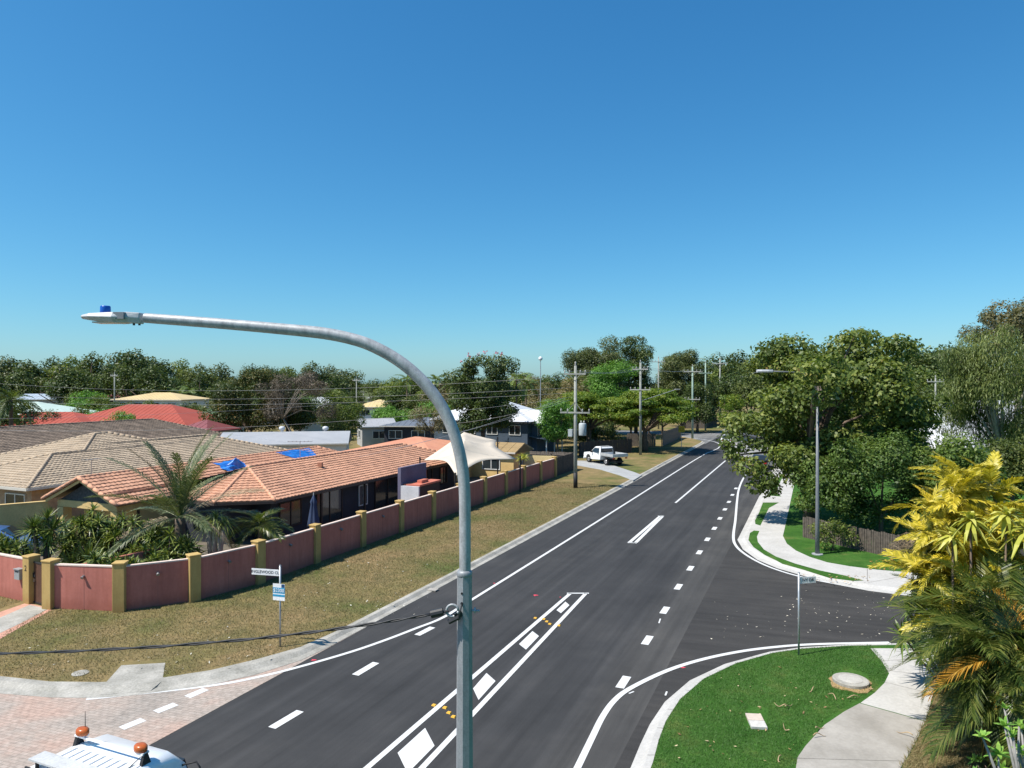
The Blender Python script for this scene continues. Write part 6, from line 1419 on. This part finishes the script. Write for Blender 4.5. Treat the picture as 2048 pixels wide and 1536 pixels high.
for s_ in (-1, 1): MB().box((-.62, s_ * .8, 1.36), (.05, .05, .86)).build('headboard_post', BLKP, ut)
for z in (1.25, 1.5, 1.76): MB().box((-.62, 0, z), (.04, 1.6, .04)).build('headboard_rail', BLKP, ut)
MB().box((2.5, 0, .45), (.12, 1.7, .24)).build('bumper', CARW, ut)
# ---- white works truck at the bottom left, seen from above: local +y is the front
c1, c2 = P(165, 1466, 12.25), P(333, 1497, 11.55)
tk = thing('works_truck', 'white works truck with two amber beacons on its cab roof at the bottom left', 'truck', R(8.95, -10.75, .0), ROADROT)
# find cab position: front roof edge centre in road frame
fcx = (P(170, 1470, 12.2) + P(335, 1500, 11.7)) / 2
tk.location = Vector((fcx.x, fcx.y, 0)) - ru * .25 + Vector((-.03, .45, 0))
TKW = m_paint_car('white_truck_paint', (.80, .81, .82), .35)
def ysec(y, hw, z0, z1, r=.12): return [(-hw, y, z0), (-hw, y, z1 - r), (-hw + r * .35, y, z1 - r * .3), (-hw + r * 1.2, y, z1), (hw - r * 1.2, y, z1), (hw - r * .35, y, z1 - r * .3), (hw, y, z1 - r), (hw, y, z0)]
ZR = 2.78
o_ = MB().loft([ysec(.85, .95, .55, 1.35, .2), ysec(.78, .98, .5, 1.5, .2), ysec(.46, .95, .5, 2.5, .2), ysec(.22, .93, .5, ZR - .05, .16), ysec(-.25, .92, .5, ZR), ysec(-1.5, .92, .5, ZR), ysec(-1.62, .9, .5, ZR - .08)]).build('cab', TKW, tk); autosmooth(o_, 50)
for k in range(9): MB().box((-.68 + k * .17, -.92, ZR + .006), (.075, 1.2, .03), 0, .8).build('roof_rib', TKW, tk)
b = MB(); vs = [(-.8, .755, 1.62), (.8, .755, 1.62), (.76, .51, 2.42), (-.76, .51, 2.42)]; b.add([(x, y + .015, z) for x, y, z in vs] + [(x, y + .05, z + .02) for x, y, z in vs], [(3, 2, 1, 0), (4, 5, 6, 7), (0, 1, 5, 4), (1, 2, 6, 5), (2, 3, 7, 6), (3, 0, 4, 7)]); b.build('windscreen', CGL, tk)
for s_ in (-1, 1):
    MB().box((s_ * .945, -.35, 2.0), (.03, 1.1, .75)).build('side_window', CGL, tk)
    MB().box((s_ * .95, -.35, 1.15), (.03, 1.2, .8)).build('door', TKW, tk)
    b = MB(); b.tube([(s_ * .9, .35, 2.45), (s_ * 1.12, .48, 2.5), (s_ * 1.2, .48, 2.42), (s_ * 1.2, .48, 2.1)], .016, 6); b.build('mirror_arm', BLKP, tk, True)
    o_ = MB().box((s_ * 1.2, .46, 2.12), (.2, .1, .42)).build('mirror', BLKP, tk); bevel(o_, .03, 2)
    for y in (0.15, -3.4):
        sg = 1 if s_ > 0 else -1
        w_ = MB().tube([(s_ * .72, y, .42), (s_ * .78, y, .42), (s_ * .94, y, .42), (s_ * .98, y, .42)], [.38, .42, .42, .38], 18).build('wheel', TYRE, tk); MB().tube([(s_ * .96, y, .42), (s_ * 1.0, y, .42)], [.24, .2], 12).build('rim', RIM, w_)
    MB().box((s_ * .6, .77, .8), (.34, .06, .2)).build('headlight', mat('headlight', (.6, .62, .65)), tk)
# beacon bar
MB().box((0, -.28, ZR + .13), (1.5, .035, .03)).build('beacon_bar', TKW, tk)
for s_ in (-1, 1):
    MB().add([(s_ * .8 - .03, -.36, ZR - .02), (s_ * .8 + .03, -.36, ZR - .02), (s_ * .8 + .03, -.18, ZR - .02), (s_ * .8 - .03, -.18, ZR - .02), (s_ * .8 - .03, -.3, ZR + .16), (s_ * .8 + .03, -.3, ZR + .16), (s_ * .8 + .03, -.24, ZR + .16), (s_ * .8 - .03, -.24, ZR + .16)], [(3, 2, 1, 0), (4, 5, 6, 7), (0, 1, 5, 4), (1, 2, 6, 5), (2, 3, 7, 6), (3, 0, 4, 7)]).build('bar_bracket', BLKP, tk)
    MB().box((s_ * .72, -.27, ZR + .16), (.2, .13, .03)).build('beacon_mount', TKW, tk)
    o_ = MB().loft([[(s_ * .7 + .125 * k * math.cos(q) * (1 + .08 * math.cos(4 * q)), -.27 + .095 * k * math.sin(q), z) for q in np.linspace(0, 2 * PI, 21)[:-1]] for z, k in ((ZR + .175, .85), (ZR + .2, 1.0), (ZR + .25, 1.0), (ZR + .28, .78), (ZR + .287, .4))]).build('beacon', ORNG, tk, True)
MB().tube([(-.7, -.22, ZR + .26), (-.7, -.22, ZR + .55)], [.008, .004], 5).build('aerial', BLKP, tk)
MB().tube([(.74, -.3, ZR + .1), (.8, -.7, ZR + .02), (.78, -1.5, ZR + .02)], .007, 5).build('wiring', BLKP, tk)
b = MB(); b.box((0, -1.02, ZR + .16), (1.5, .27, .03)); o_ = b.build('roof_shelf', mat('shelf_grey', (.52, .52, .51), rough=.5), tk); o_.rotation_euler = (-.0, 0, 0)
for s_ in (-.55, -.15, .15, .55): MB().box((s_, -1.14, ZR + .07), (.03, .05, .16)).build('shelf_bracket', BLKP, tk)
MB().box((0, -1.2, ZR + .05), (1.5, .025, .05)).build('shelf_lip', BLKP, tk)
MB().box((0, -3.0, .72), (.9, 5.2, .2)).build('chassis', BLKP, tk)
MB().box((0, -3.7, 1.0), (2.1, 3.6, .12)).build('tray_floor', ALU, tk)
for s_ in (-1, 1): MB().box((s_ * 1.04, -3.7, 1.25), (.04, 3.6, .45)).build('tray_side', ALU, tk)
CHAR = mat('charcoal_box', (.05, .055, .065), rough=.5)
o_ = MB().box((-.45, -2.05, 1.95), (1.15, .6, 1.7)).build('tool_box', CHAR, tk); bevel(o_, .02, 1)
MB().box((-.45, -2.05, 2.81), (.7, .35, .02)).build('tool_box_lid', mat('lid_grey', (.16, .18, .21), rough=.4), tk)
for k in range(2): MB().tube([(-.95 + k * .18, -2.3, 2.9), (-.85 + k * .18, -1.85, 2.92)], .05, 8).build('hydraulic_hose', BLKP, tk)
MB().box((-.95, -1.9, 2.95), (.12, .1, .08)).build('marker_lamp', ORNG, tk)
MB().box((.13, -2.05, 1.95), (.02, .6, 1.7)).build('tool_box_side', mat('maroon_panel', (.16, .04, .035), rough=.5), tk)
# ---- cars
def car(label, loc, rz, paint, name='parked_car'):
    t_ = thing(name, label, 'car', loc, rz)
    pr = [(2.15, .4), (2.2, .65), (2.05, .82), (1.1, .95), (.3, 1.38), (-.2, 1.46), (-1.0, 1.42), (-1.75, 1.0), (-2.1, .92), (-2.15, .45), (-1.75, .3), (-1.65, .5), (-1.35, .68), (-1.05, .5), (-.95, .3), (.95, .3), (1.05, .5), (1.35, .68), (1.65, .5), (1.75, .3)]
    side_loft(pr, lambda z: .86 if z < .95 else .86 - (z - .95) * .42, 'body', paint, t_, .03)
    for s_ in (-1, 1):
        v = [(.85, .98), (.25, 1.32), (-.2, 1.38), (-.9, 1.34), (-1.4, 1.02)]; n = len(v)
        vs = [(x, s_ * (.865 - (z - .95) * .42 + k), z) for k in (-.012, .012) for x, z in v]
        MB().add(vs, [tuple(range(n)), tuple(range(2 * n - 1, n - 1, -1))] + [(i, n + i, n + (i + 1) % n, (i + 1) % n) for i in range(n)]).build('side_window', CGL, t_)
        for x in (1.35, -1.35): wheel(t_, x, s_ * .74, .31, .2)
        MB().box((2.1, s_ * .6, .68), (.14, .3, .12)).build('headlight', mat('headlight', (.6, .62, .65)), t_); MB().box((-2.1, s_ * .62, .75), (.1, .28, .16)).build('tail_light', REDL, t_)
    for nm, vs in (('windscreen', [(1.06, -.7, .99), (1.06, .7, .99), (.34, .6, 1.375), (.34, -.6, 1.375)]), ('rear_window', [(-1.06, .6, 1.40), (-1.06, -.6, 1.40), (-1.72, -.7, 1.04), (-1.72, .7, 1.04)])):
        sg = 1 if nm == 'windscreen' else -1
        MB().add(vs + [(x + sg * .02, y, z + .025) for x, y, z in vs], [(3, 2, 1, 0), (4, 5, 6, 7), (0, 1, 5, 4), (1, 2, 6, 5), (2, 3, 7, 6), (3, 0, 4, 7)]).build(nm, CGL, t_)
    return t_
car('white car driving away at the far bend with its rear showing', G(1457, 889, .0), PI / 2 - TH, CARW, 'moving_car')
car('blue car parked in the yard behind the pink wall at the left edge', Vector((-26.4, 36.5, .12)), .25, m_paint_car('blue_car_paint', (.05, .12, .30)))
car('dark grey car parked under the big right hand tree', R(79, -3.0 - 2.4, 0), PI / 2 - TH, m_paint_car('dark_car_paint', (.05, .055, .06)))
